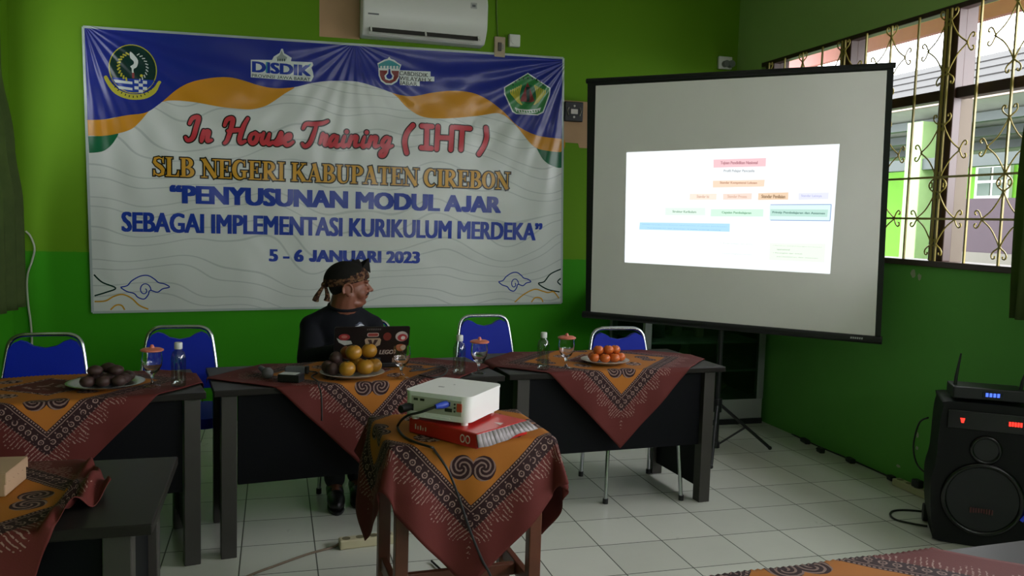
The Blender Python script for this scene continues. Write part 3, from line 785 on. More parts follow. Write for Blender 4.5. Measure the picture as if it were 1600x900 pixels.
b.build('louvre', m_white, ac, world=True)
b = MB()
b.box(A1 - .13, A1 - .085, WY - .2185, WY - .2145, zb + .235, zb + .275, 0); b.box(A1 - .12, A1 - .095, WY - .2195, WY - .218, zb + .245, zb + .262, 1)
b.build('sticker', [M('grey_sticker', '#a9aaa6', .5), M('dark_sticker_print', '#5c5e60', .5)], ac, world=True); b = MB()
b.box(A0 + .035, A0 + .11, WY - .2175, WY - .2145, zb + .128, zb + .138, 1)
b.build('maker_mark', [M('grey_mark', '#a9aaa6', .5), M('dark_mark_print', '#5c5e60', .5)], ac, world=True)

def plate_on_wall(name, px, py, w, h, dep, mat, label, cat):
    p = ony(px, py, WY)
    t = thing(name, label, cat, (p.x, WY, p.z))
    MB().box(-w / 2, w / 2, -dep, 0, -h / 2, h / 2).build('face_plate', mat, t, bevel=.006)
    return t
t = plate_on_wall('wall_switch', 780, 74, .085, .15, .02, M('beige_switch_plate', '#a8977c', .5), 'beige wall switch plate right of the air conditioner', 'switch')
MB().box(-.015, .012, -.027, -.019, -.032, .032).build('rocker', M('dark_rocker', '#3a322c', .4), t, bevel=.003)
MB().box(.014, .03, -.024, -.019, -.02, .02).build('indicator', M('grey_indicator', '#8a8478', .4), t)
t = plate_on_wall('junction_box', 802, 65, .085, .09, .045, m_white, 'small white square junction box beside the beige wall switch', 'box')
MB().cyl((0, -.046, 0), (0, -.050, 0), .03, n=20).build('cover', m_white, t)
t = plate_on_wall('wall_socket', 1131, 99, .12, .10, .03, m_white, 'white wall socket high on the wall above the screen top', 'socket')
b = MB(); b.cyl((.035, -.03, -.012), (.035, -.075, -.012), .028, n=18); b.cyl((-.01, -.03, -.012), (-.01, -.07, -.012), .026, n=18)
b.build('plug', M('grey_plug', '#6f7270', .4), t, smooth=.6)
t = thing('wall_bracket', 'black bracket plate fixed on the bare plaster beside the banner', 'bracket', (ony(895, 175, WY).x, WY, ony(895, 175, WY).z))
MB().box(-.075, .075, -.03, 0, -.075, .075).build('back_plate', m_black, t, bevel=.006)
b = MB(); b.box(-.028, .028, -.036, -.029, -.018, .018)
for k in (-1, 1): b.tube([(k * .045, -.034, -.03), (k * .055, -.034, 0), (k * .045, -.034, .03)], .004, 6); b.cyl((0, -.036, .042 * k), (0, -.030, .042 * k), .008)
b.build('chrome_catch', M('pale_metal', '#b0aba4', .35, .6), t)
cab = [ony(px, py, WY - .012) for px, py in ((40, 361), (48, 370), (54, 388), (50, 408), (44, 425), (42, 445), (44, 475), (48, 505), (50, 545), (49, 600))]
tag(MB().tube(catmull(cab, 5), .007, 8).build('wall_cable', m_wcable, at=cab[-1], smooth=4), 'pale cable hanging down the back wall near the left curtain', 'cable')
cab = [ony(px, py, WY - .008) for px, py in ((777, -40), (776, 20), (778, 60))]
tag(MB().tube(cab, .005, 6).build('conduit_wire', M('green_painted_wire', '#5f7a2a', .6), at=cab[-1], smooth=4), 'thin painted wire running up the wall from the beige switch', 'wire')

# ------------------------------------------------------------------ tables
TZ = .742
def table(name_label, fl, ang, L, D, inset=.05, group='grey office tables'):
    """fl: front-left corner on the floor plan; the front faces the viewer"""
    a = math.radians(ang)
    t = thing('office_table', name_label, 'table', (fl[0], fl[1], 0), a, group)
    MB().box(0, L, 0, D, TZ - .028, TZ).build('table_top', m_top, t, bevel=.004)
    for x in (inset, L - inset - .065):
        for y in (.02, D - .085): MB().box(x, x + .065, y, y + .065, 0, TZ - .029).build('leg', m_leg, t, bevel=.003)
    MB().box(inset + .07, L - inset - .07, .045, .063, .315, TZ - .03).build('modesty_panel', m_navy, t, bevel=.002)
    for x in (inset + .025, L - inset - .043): MB().box(x, x + .018, .088, D - .09, .07, TZ - .03).build('side_panel', m_navy, t, bevel=.002)
    return t
T3 = ((1.098, 3.835), 3.5, 1.225, .62)
T2 = ((-.243, 3.640), 7.6, 1.325, .56)
T1 = ((-1.545, 3.36), 11.5, 1.30, .56)
T4 = ((-1.56, 2.095), .3, 1.28, .58)
T5 = ((.75, .93), 2.5, 1.25, .60)
table('grey office table at the right end of the back row, under the tangerine plate', *T3)
table('grey office table in the middle of the back row, in front of the seated man', *T2, .03)
table('grey office table at the left end of the back row, under the dark fruit plate', *T1, .02)
table('grey office table in the left foreground with a cardboard box on it', *T4)
table('grey office table at the bottom right corner of the view', *T5)

# --- batik cloths
def batik():
    ma, nt, b = base('batik_cotton', .75, spec=.25)
    tc = nt.nodes.new('ShaderNodeTexCoord'); sp = nt.nodes.new('ShaderNodeSeparateXYZ'); nt.links.new(tc.outputs['UV'], sp.inputs[0])
    uv = tc.outputs['UV']
    n1 = noise(nt, uv, 26, 2); n2 = noise(nt, uv, 60, 3)
    s = X(nt, sp.outputs[0]) * 2.0 - 1.0 + (n1 - .5) * .012
    t = X(nt, sp.outputs[1]) * 2.0 - 1.0 + (n2 - .5) * .012
    A, Bq = s.abs(), t.abs()
    a = A.max(Bq); bsel = A.gt(Bq)
    w = t * bsel + s * (1.0 - bsel)                    # coordinate along the nearest edge
    maroon, orange, pale, dark = lin('#58201b'), lin('#a4641e'), lin('#9c8076'), lin('#260e10')
    c = mix(nt, a.lt(.60), maroon, orange)
    ring = a.rng(.60, .735)
    c = mix(nt, ring, c, dark)
    # circles along the ring
    k = 1 / .060
    fx = ((w * k).fract() - .5) / k; fy = a - .688
    r = hyp(fx, fy)
    circ = r.rng(.013, .0215).max(r.lt(.004)).max(hyp(fx, a - .652).lt(.006)) * a.gt(.64) * n2.gt(.42)
    dots = (((w * 46.0).fract() - .5).abs().lt(.28)) * a.rng(.606, .618)
    line = a.rng(.630, .636)
    # tassels of short strokes outside the ring
    f2 = (w * 38.0 + (n1 - .5) * .9).fract(); hh = ((w * 38.0).floor() * 12.9898).sin().abs()
    spike = (f2 - .5).abs().lt(.15) * a.gt(.722) * a.lt(.775 + hh * .085) * noise(nt, uv, 120, 1).gt(.44)
    c = mix(nt, circ.max(dots).max(line).max(spike) * .72, c, pale)
    # inner field: medallions
    p = (A + Bq) * .7071 - .60; q = ((A - Bq) * .7071).abs()
    lr = hyp(p, q - .075)
    lobe = lr.lt(.085)
    c = mix(nt, lobe, c, dark)
    swirl = ((p.atan2(q - .075)) * 3.0 + lr * 190.0).sin().gt(.35) * lobe * lr.gt(.012)
    c = mix(nt, swirl * .6, c, pale)
    p2 = a - .42; rr = hyp(p2 * 1.2, w)
    med = rr.lt(.10) * a.lt(.6)
    c = mix(nt, med, c, mix(nt, noise(nt, uv, 60, 2).gt(.5), dark, pale))
    # centre square
    cen = a.lt(.235); ce2 = a.rng(.235, .27)
    c = mix(nt, ce2, c, mix(nt, noise(nt, uv, 85, 2).gt(.5), dark, pale))
    c = mix(nt, cen, c, maroon)
    flo = (noise(nt, uv, 22, 3).gt(.56)) * a.lt(.15)
    c = mix(nt, flo * .8, c, pale)
    wear = noise(nt, uv, 5, 5)
    c = mix(nt, wear * .35, c, mix(nt, .5, c, lin('#2a1210')))
    nt.links.new(c, b.inputs['Base Color'])
    wv = noise(nt, uv, 220, 2)
    bump(nt, b, wv, .2, .002)
    return ma
m_batik = batik()
def cloth(label, tb, ctr, half_diag=.70, twist=0, wave=.012, flare=.10, warp=None, N=84, group='batik tablecloths', z=TZ, rect=None, seed=1):
    """square cloth laid cornerwise; ctr in the table's own frame; hangs over every edge it passes"""
    (fx, fy), ang, L, D = tb
    rr = random.Random(seed); ph = [rr.uniform(0, 6.28) for _ in range(6)]
    mat = Matrix.Translation((fx, fy, 0)) @ Matrix.Rotation(math.radians(ang), 4, 'Z')
    b = MB(); a0 = math.radians(45 + twist); hs = half_diag / math.sqrt(2)
    R = .012
    for j in range(N + 1):
        for i in range(N + 1):
            s, t = i / N * 2 - 1, j / N * 2 - 1
            lx = (s * math.cos(a0) - t * math.sin(a0)) * hs + ctr[0]
            ly = (s * math.sin(a0) + t * math.cos(a0)) * hs + ctr[1]
            dz = 0
            if warp: lx, ly, dz = warp(lx, ly)
            qx = min(max(lx, 0.0), L); qy = min(max(ly, 0.0), D)
            ox, oy = lx - qx, ly - qy; d = math.hypot(ox, oy)
            zz = z + .004 + dz + .0015 * math.sin(lx * 23 + ph[0]) * math.sin(ly * 19 + ph[1])
            if d > 1e-9:
                ux, uy = ox / d, oy / d
                if d < R * PI / 2: out, down = R * math.sin(d / R), R * (1 - math.cos(d / R))
                else: out, down = R, R + d - R * PI / 2
                along = lx * uy * -1 + ly * ux
                out += down * flare * (.35 + .65 * abs(ux * uy) * 2) + wave * min(1, down / .15) * (.6 + math.sin(along * 17 + ph[2]) + .5 * math.sin(along * 31 + ph[3]))
                out = max(out, .008)
                qx += ux * out; qy += uy * out; zz -= down
            v = mat @ Vector((qx, qy, zz))
            b.uv[len(b.v)] = (i / N, j / N); b.v.append(tuple(v))
    for j in range(N):
        for i in range(N):
            k = j * (N + 1) + i; b.f.append((k, k + 1, k + N + 2, k + N + 1)); b.m.append(0)
    c = mat @ Vector((ctr[0], ctr[1], z))
    o = b.build('batik_tablecloth', m_batik, at=tuple(c), smooth=4)
    so = o.modifiers.new('thickness', 'SOLIDIFY'); so.thickness = .0016; so.offset = 1
    return tag(o, label, 'tablecloth', group)
def loc(tb, x, y):
    (fx, fy), ang, L, D = tb; a = math.radians(ang); dx, dy = x - fx, y - fy
    return (dx * math.cos(a) + dy * math.sin(a), -dx * math.sin(a) + dy * math.cos(a))
cloth('orange and maroon batik cloth hanging in a point under the tangerine plate', T3, loc(T3, 1.68, 4.165), wave=.006, seed=2)
cloth('orange and maroon batik cloth under the laptop and the mixed fruit plate', T2, loc(T2, .385, 4.0), wave=.006, seed=3)
cloth('orange and maroon batik cloth on the left back table under the dark fruit', T1, loc(T1, -.90, 3.80), wave=.006, seed=4)
def rumple(lx, ly):
    e = max(0, lx - 1.03)
    return (1.03 + e * .36 if e > 0 else lx), ly, .028 * min(1, e / .12) * (.5 + .5 * math.sin(e * 42)) + .012 * min(1, e / .08) * (1 + math.sin(ly * 30))
cloth('rumpled batik cloth on the left foreground table under the cardboard box', T4, loc(T4, -.89, 2.32), warp=rumple, seed=5)
cloth('batik cloth at the bottom right corner of the view', T5, loc(T5, 1.13, 1.24), wave=.004, seed=6)

# --- small wooden table carrying the projector
PA = math.radians(2.5); PT = ((.372, 2.665), 2.5, .56, .42)
pt = thing('wooden_stool_table', 'small brown wooden table under the projector and batik cloth', 'table', (.372, 2.665, 0), PA)
MB().box(0, .56, 0, .42, TZ - .025, TZ).build('table_top', m_wood, pt, bevel=.004)
for x in (.02, .495):
    for y in (.02, .355): MB().box(x, x + .045, y, y + .045, 0, TZ - .026).build('leg', m_wood, pt, bevel=.004)
b = MB(); b.box(.066, .494, .03, .05, TZ - .17, TZ - .026); b.build('apron', m_wood, pt)
b = MB(); b.box(.066, .494, .37, .39, TZ - .17, TZ - .026); b.build('apron', m_wood, pt)
for x in (.03, .505): MB().box(x, x + .025, .066, .354, .17, .225).build('stretcher', m_wood, pt, bevel=.003)
MB().box(.056, .504, .19, .215, .175, .22).build('stretcher', m_wood, pt, bevel=.003)
cloth('batik cloth draped over the small wooden projector table', PT, (.285, .205), twist=-3, wave=.016, flare=.22, seed=9)

# ------------------------------------------------------------------ chairs
def make_chair(label, loc_, rz):
    t = thing('banquet_chair', label, 'chair', loc_, rz, 'blue banquet chairs')
    # seat front is -y
    b = MB(); b.prism(rrect(-.20, .20, -.21, .20, .06), lambda u, v, d: (u, v, d), .435, .485)
    b.build('seat', m_blue, t, bevel=.014, seg=3, smooth=.8)
    tilt = math.radians(10); y0 = .225
    def fk(u, v, d): return (u, y0 + (v - .45) * math.tan(tilt) + d, v)
    # padded back with a scooped top
    poly = [(-.180, .55), (-.182, .60), (-.157, .80), (-.137, .832), (-.108, .845), (-.080, .836), (-.05, .816), (0, .806), (.05, .816), (.080, .836), (.108, .845), (.137, .832), (.157, .80), (.182, .60), (.180, .55)]
    b = MB(); b.prism(poly, fk, -.018, .012)
    b.build('backrest', m_blue, t, bevel=.006, seg=2, smooth=.8)
    loop = [(-.200, .43), (-.190, .60), (-.165, .79), (-.147, .843), (-.112, .866), (-.06, .870), (.06, .870), (.112, .866), (.147, .843), (.165, .79), (.190, .60), (.200, .43)]
    P = [Vector(fk(u, v, 0)) for u, v in loop]
    b = MB(); b.tube(catmull(P, 5), .0105, 10); b.build('back_frame', m_chrome, t, smooth=4)
    for sx in (-1, 1):
        MB().tube([(sx * .200, .221, .43), (sx * .205, .235, .2), (sx * .21, .25, .012)], .0105, 10).build('leg', m_chrome, t, smooth=1)
        MB().tube([(sx * .195, -.18, .432), (sx * .205, -.20, .22), (sx * .215, -.225, .012)], .0105, 10).build('leg', m_chrome, t, smooth=1)
        MB().tube([(sx * .20, .221, .425), (sx * .195, -.18, .425)], .009, 8).build('seat_rail', m_chrome, t, smooth=1)
    for lg in [c for c in t.children if c.name.startswith('leg')]:
        v = [q.co for q in lg.data.vertices]; zmin = min(v, key=lambda q: q.z)
        bx = sum(q.x for q in v if q.z < .03) / max(1, len([1 for q in v if q.z < .03])); by = sum(q.y for q in v if q.z < .03) / max(1, len([1 for q in v if q.z < .03]))
        MB().cyl((bx, by, 0), (bx, by, .028), .0145, n=12).build('foot_cap', m_black, lg, smooth=.6)
    return t
ch = make_chair('blue banquet chair behind the tangerine plate, right of the row', (1.93, 4.22, 0), math.radians(-4))
dup(ch, (1.31, 4.86, 0), math.radians(3), 'blue banquet chair behind the middle bottle and goblet, right of the seated man')
dup(ch, (-.475, 4.42, 0), math.radians(2), 'blue banquet chair behind the left goblet and bottle, next to the seated man')
dup(ch, (-1.05, 4.18, 0), math.radians(4), 'blue banquet chair at the far left, behind the dark fruit plate')
dup(ch, (.47, 4.66, 0), math.radians(-6), 'chair under the seated man, almost hidden behind the table')

# ------------------------------------------------------------------ projection screen on its tripod
PL, PR = Vector((2.11, 5.41, 0)), Vector((3.45, 4.14, 0))
SU = (PR - PL).normalized(); SN = Vector((-SU.y * -1, SU.x, 0)); SN = Vector((SU.y, -SU.x, 0))   # towards the viewer
def S(px, py):
    r = ray(px, py); t = (PL - O0).dot(SN) / r.dot(SN); p = O0 + r * t
    return ((p - PL).dot(SU), p.z)
fs = lambda u, v, d: (PL.x + SU.x * u + SN.x * d, PL.y + SU.y * u + SN.y * d, v)
C0 = fs(.92, 0, -.05)
scr = thing('projection_screen', 'large white tripod projection screen with black borders showing a bright slide', 'projection screen', (C0[0], C0[1], 0))
m_screen = M('matte_white_screen', '#efede7', .75, spec=.2, vary=.03)
q = [S(918, 128), S(1397, 101), S(1376, 530), S(915, 488)]
MB().prism(q, fs, -.003, .0).build('border', m_black, scr, world=True)
MB().prism([S(931, 134), S(1386, 110), S(1367, 527), S(923, 487.5)], fs, .0002, .0012).build('screen_cloth', m_screen, scr, world=True)
a, c = S(917, 127), S(1400, 102)
MB().tube([fs(a[0], a[1], .004), fs(c[0], c[1], .004)], .017, 12).build('top_bar', m_black, scr, world=True, smooth=.8)
a, c = S(911, 491), S(1378, 532)
b = MB(); b.tube([fs(a[0], a[1], 0), fs(c[0], c[1], 0)], .024, 14); b.build('roller_case', m_black, scr, world=True, smooth=.8)
ux = S(1339, 528)[0]; uz = S(1339, 527.5)[1]
b = MB()
for k in range(6): b.flat([(ux - .035 + k * .012, uz - .005), (ux - .027 + k * .012, uz - .0055), (ux - .025 + k * .012, uz + .006), (ux - .034 + k * .012, uz + .006)], fs, .0255, 0)
b.build('maker_badge', M('silver_badge', '#b9bbbd', .4), scr, world=True)
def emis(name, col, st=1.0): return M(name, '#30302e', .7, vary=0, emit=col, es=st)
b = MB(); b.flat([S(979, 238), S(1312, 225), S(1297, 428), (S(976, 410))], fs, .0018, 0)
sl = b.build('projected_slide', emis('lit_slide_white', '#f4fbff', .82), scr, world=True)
def slide_box(pts, col, d=.0024): 
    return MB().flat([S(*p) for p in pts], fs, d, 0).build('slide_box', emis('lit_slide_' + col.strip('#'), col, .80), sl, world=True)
slide_box([(1115, 249.5), (1197, 247), (1196.5, 260), (1115, 262)], '#f6c9cf')
slide_box([(1114, 282.5), (1195, 281), (1194, 291.5), (1114, 293)], '#fbdcc4')
slide_box([(1078, 303), (1120, 302.5), (1119.5, 312), (1077.5, 312)], '#fdeadb')
slide_box([(1130, 303), (1175, 302), (1174.5, 311.5), (1130, 312)], '#fbdfd2')
slide_box([(1185, 302), (1232, 300.5), (1231.5, 312), (1184.5, 312.5)], '#f0d2b4')
slide_box([(1248, 302), (1295, 301), (1294, 311), (1248, 312)], '#e6e8fb')
slide_box([(1040, 325), (1102, 325), (1102, 336.5), (1039.5, 336)], '#e6fbec')
slide_box([(1111, 327), (1193, 327), (1192.5, 338.5), (1110.5, 338)], '#d6f8e2')
slide_box([(1203, 321), (1299, 319.5), (1297, 345), (1202.5, 344)], '#dff4f2')
slide_box([(1204, 327), (1294, 327.5), (1292.5, 339), (1203.5, 337.5)], '#bfe4d8', .0028)
slide_box([(1000, 347.5), (1140.5, 349.5), (1140, 362), (999, 358.5)], '#b5e1fb')
slide_box([(1203, 380), (1290, 381), (1288, 410), (1202, 406)], '#effaec')
def slide_text(items, col, bold=.03):
    b = MB()
    for txt, x0, y0, x1, y1 in items:
        p = S(x0, y0); r_ = S(x1, y1)
        put_text(b, txt, p[0], r_[0], r_[1], p[1], fs, .0034, 0, bold)
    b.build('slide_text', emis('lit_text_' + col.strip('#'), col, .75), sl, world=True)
slide_text([('Tujuan Pendidikan Nasional', 1126, 252, 1184, 258)], '#c58e97', .05)
slide_text([('Profil Pelajar Pancasila', 1131, 265, 1179, 270)], '#a9acb0')
slide_text([('Standar Kompetensi Lulusan', 1125, 283.5, 1183, 288.5)], '#c79a80', .05)
slide_text([('Standar Isi', 1089, 304.5, 1108, 309.5), ('Standar Proses', 1137, 304.5, 1167, 309.5)], '#dbb7a2')
slide_text([('Standar Penilaian', 1190, 304, 1227, 310)], '#a38669', .05)
slide_text([('Standar Lainnya', 1252, 304, 1284, 309)], '#c3c6ea')
slide_text([('Struktur Kurikulum', 1051, 328.5, 1088, 333)], '#8fae9a', .05)
slide_text([('Capaian Pembelajaran', 1128, 330, 1174, 335.5)], '#7fb091', .05)
slide_text([('Prinsip Pembelajaran dan Asesmen', 1207, 330, 1289, 336)], '#5f8a80', .05)
slide_text([('Pengembangan kurikulum operasional di satuan pendidikan', 1004, 350, 1136, 355), ('Pembelajaran dan asesmen di kelas masing-masing', 1012, 355.5, 1126, 360.5)], '#7fb6dc')
slide_text([('\u2022 Panduan pengembangan kurikulum', 1208, 383, 1284, 387), ('operasional', 1214, 388.5, 1234, 392), ('\u2022 Perangkat ajar untuk', 1208, 394, 1254, 398), ('pembelajaran dan asesmen', 1214, 400, 1278, 404.5)], '#a9c2a4')
slide_text([('1. Profil pelajar dan tema', 1126, 379, 1176, 383), ('contoh kegiatan projek', 1128, 395, 1175, 399)], '#dfe6da')
# slim frame round the right hand box
b = MB()
for p, r_ in (((1299, 319.5), (1297, 345)), ((1204, 320), (1299, 319.5)), ((1297, 345), (1204, 344))): ribbon(b, [S(*p), S(*r_)], .004, fs, .003)
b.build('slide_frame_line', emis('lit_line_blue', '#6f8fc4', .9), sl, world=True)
# tripod
P0 = Vector((2.805, 4.81, 0))
MB().tube([P0 + Vector((0, 0, .03)), P0 + Vector((0, 0, 1.0))], .018, 12).build('pole', m_black, scr, world=True, smooth=.8)
MB().tube([P0 + Vector((0, 0, 1.0)), P0 + Vector((0, 0, 2.44)), Vector(fs(.92, 2.44, -.012))], .012, 10).build('upper_pole', m_black, scr, world=True, smooth=.8)
MB().cyl(P0 + Vector((0, 0, .27)), P0 + Vector((0, 0, .36)), .03, n=14).build('leg_hub', m_black, scr, world=True, smooth=.6)
MB().cyl(P0 + Vector((0, 0, .03)), P0 + Vector((0, 0, .07)), .028, n=14).build('strut_hub', m_black, scr, world=True, smooth=.6)
for ang in (-3, 117, 237):
    dv = Vector((math.cos(math.radians(ang)), math.sin(math.radians(ang)), 0))
    ft = P0 + dv * .40 + Vector((0, 0, .012)); hb = P0 + dv * .03 + Vector((0, 0, .31)); md = hb.lerp(ft, .5)
    lg = MB().tube([hb, ft], .011, 8).build('leg', m_black, scr, world=True, smooth=1)
    MB().ball(ft, .014, 10, 8).build('rubber_foot', m_black, lg, world=True, smooth=4)
    MB().tube([P0 + dv * .02 + Vector((0, 0, .05)), md], .007, 6).build('strut', m_black, scr, world=True, smooth=1)

# ------------------------------------------------------------------ glass display cabinet in the corner
CX0, CX1, CY0, CY1, CH = 2.57, 3.57, 5.46, 6.12, 1.05
cabn = thing('display_cabinet', 'low glass display cabinet standing in the corner behind the screen tripod', 'cabinet', ((CX0 + CX1) / 2, (CY0 + CY1) / 2, 0))
m_alu = M('grey_aluminium_frame', '#7f8680', .4, .3, vary=.05)
m_pane = glassy('cabinet_glass', '#c4d4c8', .06)
MB().box(CX0, CX1, CY0, CY1, 0, .04).build('plinth', m_black, cabn, world=True)
MB().box(CX0, CX1, CY0 + .01, CY1, .04, .19).build('base_panel', M('pale_grey_board', '#8d918a', .5), cabn, world=True, bevel=.003)
for x in (CX0, CX1 - .055):
    for y in (CY0, CY1 - .04): MB().box(x, x + .055, y, y + .04, .19, CH).build('post', m_alu, cabn, world=True, bevel=.003)
MB().box(CX0, CX1, CY0, CY1, CH, CH + .03).build('cabinet_top', m_alu, cabn, world=True, bevel=.003)
MB().box(CX0 + .01, CX1 - .01, CY1 - .02, CY1 - .005, .19, CH).build('back_panel', M('dark_green_board', '#1e2c22', .6), cabn, world=True)
for z in (.40, .615): MB().box(CX0 + .02, CX1 - .02, CY0 + .02, CY1 - .03, z, z + .014).build('shelf', M('frosted_shelf', '#7d8a82', .4), cabn, world=True)
MB().box(CX0 + .055, CX1 - .055, CY0 + .006, CY0 + .012, .19, CH).build('front_glass', m_pane, cabn, world=True)
for x in (CX0 + .006, CX1 - .012): MB().box(x, x + .006, CY0 + .04, CY1 - .04, .19, CH).build('side_glass', m_pane, cabn, world=True)
def lump(c, r, seed, name, mat, label, cat, group=None):
    rr = random.Random(seed); b = MB(); b.ball(c, r, 18, 12)
    b.v = [tuple(c[k] + (v[k] - c[k]) * (1 + .10 * math.sin(v[(k + 1) % 3] * 90 + rr.random() * 6)) for k in range(3)) for v in b.v]
    z0 = c[2] - r[2] * .8
    b.v = [(v[0], v[1], max(v[2], z0)) for v in b.v]
    return tag(b.build(name, mat, at=(c[0], c[1], z0), smooth=4), label, cat, group)
lump((3.25, 5.78, .19 + .064), (.17, .14, .08), 3, 'cloth_bundle', M('faded_pink_cloth', '#7a5a52', .9, vary=.3), 'faded bundle lying on the bottom of the glass cabinet', 'bundle')
def jar(x, y, z, h, r, col, label):
    t = thing('jar', label, 'jar', (x, y, z), 0, 'jars in the glass cabinet')
    MB().lathe([(r * .9, 0), (r, .01), (r, h * .75), (r * .7, h * .88), (r * .7, h)], n=18).build('body', M('jar_' + col.strip('#'), col, .3), t, smooth=.7)
    MB().cyl((0, 0, h), (0, 0, h + .015), r * .75, n=18).build('lid', m_alu, t, smooth=.7)
for i, (x, y, z, h, r, col, lb) in enumerate([(3.05, 5.75, .414, .14, .045, '#6a6f50', 'olive jar on the lower shelf of the glass cabinet'), (2.80, 5.72, .629, .16, .05, '#38424c', 'tall dark jar at the left of the upper cabinet shelf'), (2.98, 5.78, .629, .11, .045, '#6a6a62', 'short grey jar in the middle of the upper cabinet shelf'), (3.14, 5.72, .629, .10, .04, '#7d745c', 'short tan jar at the right of the upper cabinet shelf')]): jar(x, y, z, h, r, col, lb)

# ------------------------------------------------------------------ loudspeaker and wireless receiver
sp = thing('loudspeaker', 'black portable loudspeaker on the floor at the right frame edge, red lights lit', 'loudspeaker', (3.322, 3.205, 0), math.radians(-37))
prof = [(-.165, .006), (.165, .006), (.197, .04), (.215, .16), (.222, .30), (.205, .40), (.20, .58), (.19, .66), (.165, .69), (-.165, .69), (-.19, .66), (-.20, .58), (-.205, .40), (-.222, .30), (-.215, .16), (-.197, .04)]
b = MB(); b.prism([(v.x, v.y) for v in catmull([(p[0], p[1], 0) for p in prof], 3, True)], lambda u, v, d: (u, d, v), -.15, .16)
b.build('cabinet_body', M('black_speaker_shell', '#090a0c', .5, spec=.25, bmp=.1, bscale=200), sp, bevel=.02, seg=3, smooth=.8)
fy = -.155
def ring(name, cz, r, rt, mat, y=fy): 
    MB().tube([(r * math.cos(2 * PI * k / 40), y, cz + r * math.sin(2 * PI * k / 40)) for k in range(40)], rt, 8, closed=True).build(name, mat, sp, smooth=4)
ring('woofer_ring', .235, .165, .013, m_blackgl)
MB().lathe([(.155, 0), (.12, .025), (.06, .045), (.045, .05)], n=36).build('woofer_cone', M('dark_cone', '#17181b', .6), sp, smooth=.8)
wc = [o for o in sp.children if o.name.startswith('woofer_cone')][0]; wc.matrix_basis = Matrix.Translation((0, fy - .002, .235)) @ Matrix.Rotation(math.radians(-90), 4, 'X')
b = MB()
for k in range(9): b.box(-.05 + k * .0112, -.043 + k * .0112, fy - .014, fy - .010, .175 - .006 * abs(k - 4) * .2, .195)
b.build('badge', M('dull_red_badge', '#5a2a2c', .4), sp)
ring('tweeter_ring', .475, .06, .009, m_blackgl)
MB().lathe([(.052, 0), (.03, .02), (.01, .024)], n=24).build('tweeter_cone', M('dark_horn', '#17181b', .5), sp, smooth=.8)
wc = [o for o in sp.children if o.name.startswith('tweeter_cone')][0]; wc.matrix_basis = Matrix.Translation((0, fy - .002, .475)) @ Matrix.Rotation(math.radians(-90), 4, 'X')
MB().box(-.17, .17, fy - .006, fy + .01, .565, .655).build('control_panel', m_blackgl, sp, bevel=.004)
m_red = M('red_led', '#300505', .4, vary=0, emit='#ff2a20', es=2.2); m_blue_led = M('blue_display_lit', '#04081c', .4, vary=0, emit='#4a6cff', es=1.3)
b = MB(); b.prism([(-.118, .618), (-.098, .618), (-.103, .596), (-.112, .596)], lambda u, v, d: (u, d, v), fy - .011, fy - .005); b.build('power_light', m_red, sp)
for k in range(5): MB().box(.084 + k * .0115, .092 + k * .0115, fy - .011, fy - .005, .602, .622).build('level_light', m_red, sp)
b = MB(); b.tube([(-.10, .02, .70), (-.10, .02, .735), (.10, .02, .735), (.10, .02, .70)], .012, 10)
for sx in (-1, 1):
    MB().cyl((sx * .195 - .02, .15, .045), (sx * .195 + .02, .15, .045), .045, n=20).build('wheel', m_black, sp, smooth=.6)
    MB().box(sx * .14 - .02, sx * .14 + .02, -.12, -.08, 0, .035).build('foot', m_black, sp)
MB().tube(catmull([(.222, fy + .01, .30), (.20, fy - .006, .22), (.165, fy - .008, .16)], 6), .008, 8).build('accent_light', M('blue_accent', '#101a50', .4, vary=0, emit='#1a2a80', es=.5), sp, smooth=4)
rc = thing('wireless_receiver', 'black wireless microphone receiver with two antennas on top of the loudspeaker', 'receiver', (3.306, 3.19, .700), math.radians(-33))
MB().box(-.155, .155, -.10, .06, .004, .062).build('housing', m_black, rc, bevel=.006)
for sx in (-1, 1): MB().box(sx * .12 - .01, sx * .12 + .01, -.06, .02, 0, .006).build('foot_pad', m_black, rc)
b = MB(); b.box(-.03, .055, -.1045, -.099, .020, .046); b.build('display', M('dark_display', '#070b20', .2, vary=0), rc)
for k in range(4): MB().box(-.018 + k * .016, -.007 + k * .016, -.107, -.104, .024, .042).build('display_segment', m_blue_led, rc)
for sx, lean in ((-1, .02), (1, .045)):
    MB().tube([(sx * .14, -.05, .062), (sx * .14 + lean * .1, -.05, .10), (sx * .14 + lean * .8, -.05, .215)], [.009, .008, .004], 8).build('antenna', m_black, rc, smooth=.8)

# ------------------------------------------------------------------ projector on a red paper ream
def xyR(deg): return Matrix.Rotation(math.radians(deg), 3, 'Z')
rz0 = TZ + .0075
c1, c2, c3 = onz(632, 668, TZ + .02), onz(745, 697, TZ + .02), onz(803, 662, TZ + .02)
ux_ = Vector((c2.x - c1.x, c2.y - c1.y, 0)); LX = .315; ux_.normalize(); uy_ = Vector((-ux_.y, ux_.x, 0)); LY = .27
cr = Vector((c2.x, c2.y, 0)) - ux_ * LX / 2 + uy_ * LY / 2
RZ = math.atan2(ux_.y, ux_.x)
ream = thing('paper_ream', 'red wrapped paper ream with a torn white end under the projector', 'paper ream', (cr.x, cr.y, rz0), RZ)
m_redw = M('glossy_red_wrapper', '#b5231f', .3, vary=.1, vscale=12)
b = MB(); b.box(-LX / 2, LX / 2, -LY / 2, LY / 2, 0, .052); b.build('wrapper', m_redw, ream, bevel=.006, seg=2)
m_grey_p = M('grey_torn_paper', '#8f8788', .45, vary=.2)
b = MB()
